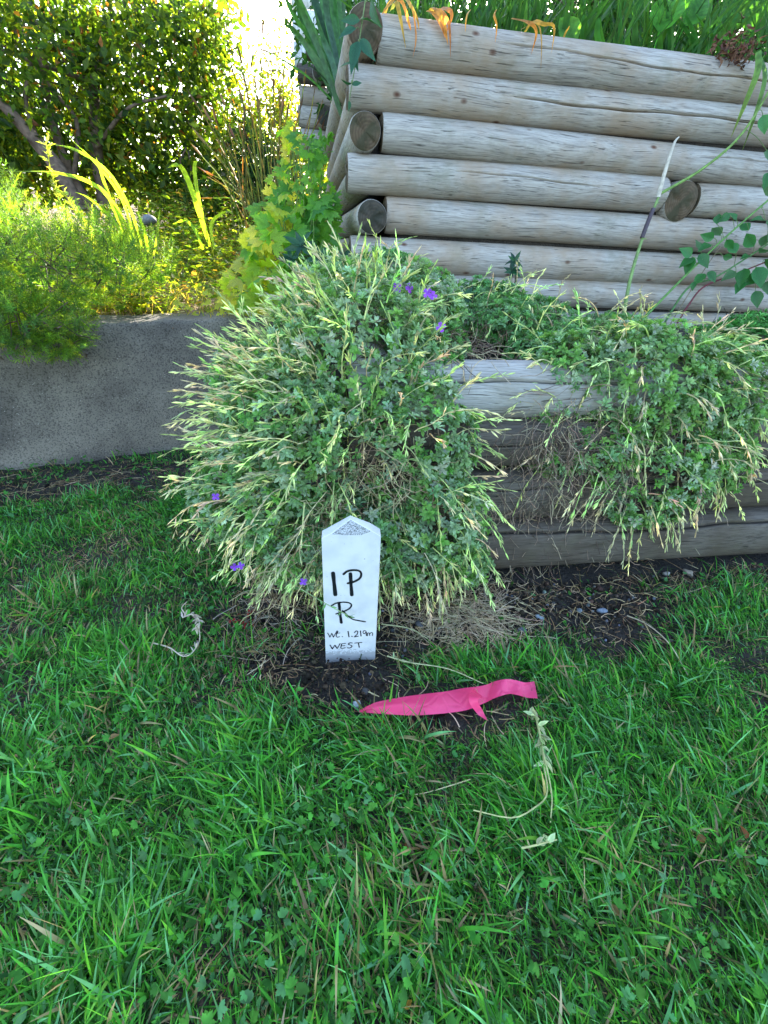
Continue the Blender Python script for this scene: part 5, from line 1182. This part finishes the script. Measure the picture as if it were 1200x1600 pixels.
g1 = [(.14, .22, .03), (.10, .18, .025), (.06, .12, .02), (.2, .18, .05)]
mass('feathery_shrub', 'airy sunlit shrub below the bright gap of sky', 'shrub', [lobe(350, 215, 4.4, .30, .3, .55), lobe(395, 190, 4.6, .25, .3, .5), lobe(440, 170, 4.6, .25, .25, .6), lobe(340, 280, 4.2, .35, .3, .3), lobe(455, 230, 4.5, .3, .3, .4), lobe(500, 250, 4.3, .3, .3, .45), lobe(430, 330, 4.2, .5, .3, .3)], 15000, g1, (.02, .045), None, 'thin', base=bed_pt(390, 330, 4.3), rmin=.1)
mass('shade_patch_bush', 'added bush painted dark as a patch of shade behind the tall stalks', 'shrub', [lobe(395, 255, 4.0, .2, .2, .25), lobe(380, 310, 3.9, .25, .2, .2), lobe(430, 290, 3.9, .2, .2, .25)], 4500, [(.02, .055, .02), (.03, .08, .025)], (.02, .04), base=bed_pt(400, 330, 3.9))  # dark leaves added to stand in for a patch of shade
mass('background_hedge', 'far hedge closing the view behind the sunlit bed', 'hedge', [(-3.6, 6.2, 1.0, 1.2, .6, 1.2), (-2.2, 6.4, 1.0, 1.0, .6, 1.05), (-1.2, 6.5, .95, .9, .6, 1.0), (-.3, 6.4, .95, .8, .6, 1.0), (-.9, 5.4, .8, .7, .5, .9), (-.2, 5.0, .8, .6, .5, .75), (-5.5, 6, 1.2, 1.3, .8, 1.5)], 16000, [(.05, .12, .025), (.08, .16, .03), (.035, .09, .02)], (.04, .08), base=(-1.5, 6.3, .7))

# ------------------------------------------------------------ loose cuttings, fallen leaves
def cutting(label, stems, podcol, stemcol, pods):
    t = thing('plant_cutting', label, 'cutting', tuple(stems[0][0])); P_all = []
    for S_ in stems:
        P = smooth_path(S_, 20); g = Geo(); tube(g, P, np.linspace(.0016, .0009, 20), stemcol, 5); g.build('stem', M['stem'], t, origin=tuple(P[0])); P_all.append(P)
    g = Geo()
    for (si, f0, f1, k, s_, w_) in pods:
        P = P_all[si]; idx = (rng.uniform(f0, f1, k) * 19).astype(int); tg = unit(P[np.minimum(idx + 1, 19)] - P[idx]); dd = unit(tg * .9 + rng.normal(0, .5, (k, 3)) + [0, 0, .2]); X, Y, Z = leaf_frames(dd, np.tile([0, 0, 1.], (k, 1)) + rng.normal(0, .3, (k, 3)))
        stamp(g, t_leaf(w_, fold=.25), P[idx], X, Y, Z, rng.uniform(.8, 1.3, k) * s_, pick([podcol], k, .12))
    stuff(g.build('leaves', M['silver'], t)); return t
cutting('pale green plant cutting lying in the lawn right of centre', [[hz(832, 1105, .05), hz(845, 1150, .06), hz(850, 1195, .058), hz(855, 1240, .055), hz(835, 1262, .055), hz(800, 1278, .055), hz(740, 1266, .05)], [hz(835, 1110, .05), hz(850, 1180, .062), hz(862, 1240, .058), hz(860, 1285, .055)], [hz(815, 1325, .055), hz(840, 1320, .06), hz(870, 1312, .055)]],
        (.40, .46, .24), (.36, .38, .16), [(0, .0, .35, 16, .018, .3), (1, .0, .4, 14, .018, .3), (2, .3, 1, 5, .015, .5)])
cutting('bleached wispy plant scrap lying on the lawn at left', [[hz(240, 1005, .025), hz(265, 1012, .03), hz(285, 1025, .03), hz(300, 1020, .03), hz(312, 1000, .035), hz(310, 975, .04)], [hz(285, 965, .04), hz(300, 960, .045), hz(312, 970, .045), hz(305, 985, .04)], [hz(290, 960, .04), hz(284, 950, .04), hz(292, 940, .04)]], (.55, .48, .38), (.5, .43, .32), [(0, .1, 1, 16, .012, .2), (1, 0, 1, 26, .014, .3)])
cutting('green seed stem fallen across the soil right of the peg', [[hz(605, 1025, .02), hz(640, 1035, .03), hz(700, 1045, .03), hz(755, 1068, .025)], [hz(596, 975, .02), hz(640, 982, .02), hz(668, 998, .02)]], (.33, .40, .2), (.36, .36, .18), [(0, .0, .4, 9, .014, .25)])
cutting('long dry curved stem lying in the grass at right', [[hz(980, 962, .02), hz(1010, 975, .035), hz(1045, 1005, .04), hz(1075, 1055, .02)]], (.5, .42, .28), (.44, .36, .24), [(0, .0, .4, 6, .008, .2)])
def fallen(label, px, py, col, s_, az, z=.02, group='fallen leaves on the lawn'):
    g = Geo(); p = hz(px, py, z); X, Y, Z = leaf_frames(np.array([[math.cos(az), math.sin(az), .1]]), np.array([[rng.normal(0, .3), -.2, 1.]])); stamp(g, t_leaf(.6, (0, .15, .4, .7, 1), (.1, .6, 1, .7, .05), .3, .3), np.array([p]), X, Y, Z, np.array([s_]), np.array([col]))
    tag(g.build('fallen_leaf', M['thin'], origin=tuple(p)), label, 'leaf', group)
fallen('tiny orange yellow leaf just below the left part of the pink tape', 590, 1122, (.6, .28, .04), .014, -.5, .012)
fallen('small green leaf on soil above the left part of the tape', 600, 1086, (.06, .22, .05), .013, .3, .012)
fallen('brown curled leaf in the grass at far right, left of its pair', 1088, 1312, (.28, .11, .05), .018, .2)
fallen('reddish brown leaf in the grass near the right edge', 1165, 1310, (.28, .09, .03), .020, 1.2)
fallen('dry tan leaf in the grass low right', 968, 1430, (.34, .22, .1), .018, 2.4)
fallen('brown leaf in the middle of the lawn below the tape', 640, 1335, (.26, .1, .04), .017, 1.9)
fallen('pinkish tan leaf in the left part of the lawn', 170, 1155, (.4, .24, .13), .016, .7)
fallen('small brown leaf at lower left of the lawn', 138, 1160, (.5, .42, .3), .015, 1.5)
fallen('yellow leaf hidden in grass at the bottom centre', 630, 1575, (.5, .25, .03), .012, .5)
g = Geo(); n = 26; P = hz(375, 972, .018) + rng.normal(0, 1, (n, 3)) * [.018, .008, .004]; X, Y, Z = frames(rng.normal(0, .4, (n, 3)) + [0, 0, 1]); stamp(g, t_leaf(.8, (0, .4, 1), (.3, 1, .2)), P, X, Y, Z, rng.uniform(.004, .008, n), pick([(.28, .03, .03), (.2, .04, .03)], n)); stamp(g, t_leaf(.8, (0, .4, 1), (.3, 1, .2)), hz(393, 955, .02) + rng.normal(0, .003, (8, 3)), X[:8], Y[:8], Z[:8], rng.uniform(.004, .007, 8), pick([(.28, .03, .03)], 8))
tag(g.build('red_seedling', M['leaf'], origin=tuple(hz(375, 972))), 'cluster of tiny dark red leaves in the grass left of the peg', 'plant')
print('objects', len(bpy.data.objects), 'tris', sum(len(o.data.loops) - 2 * len(o.data.polygons) for o in bpy.data.objects if o.type == 'MESH'))
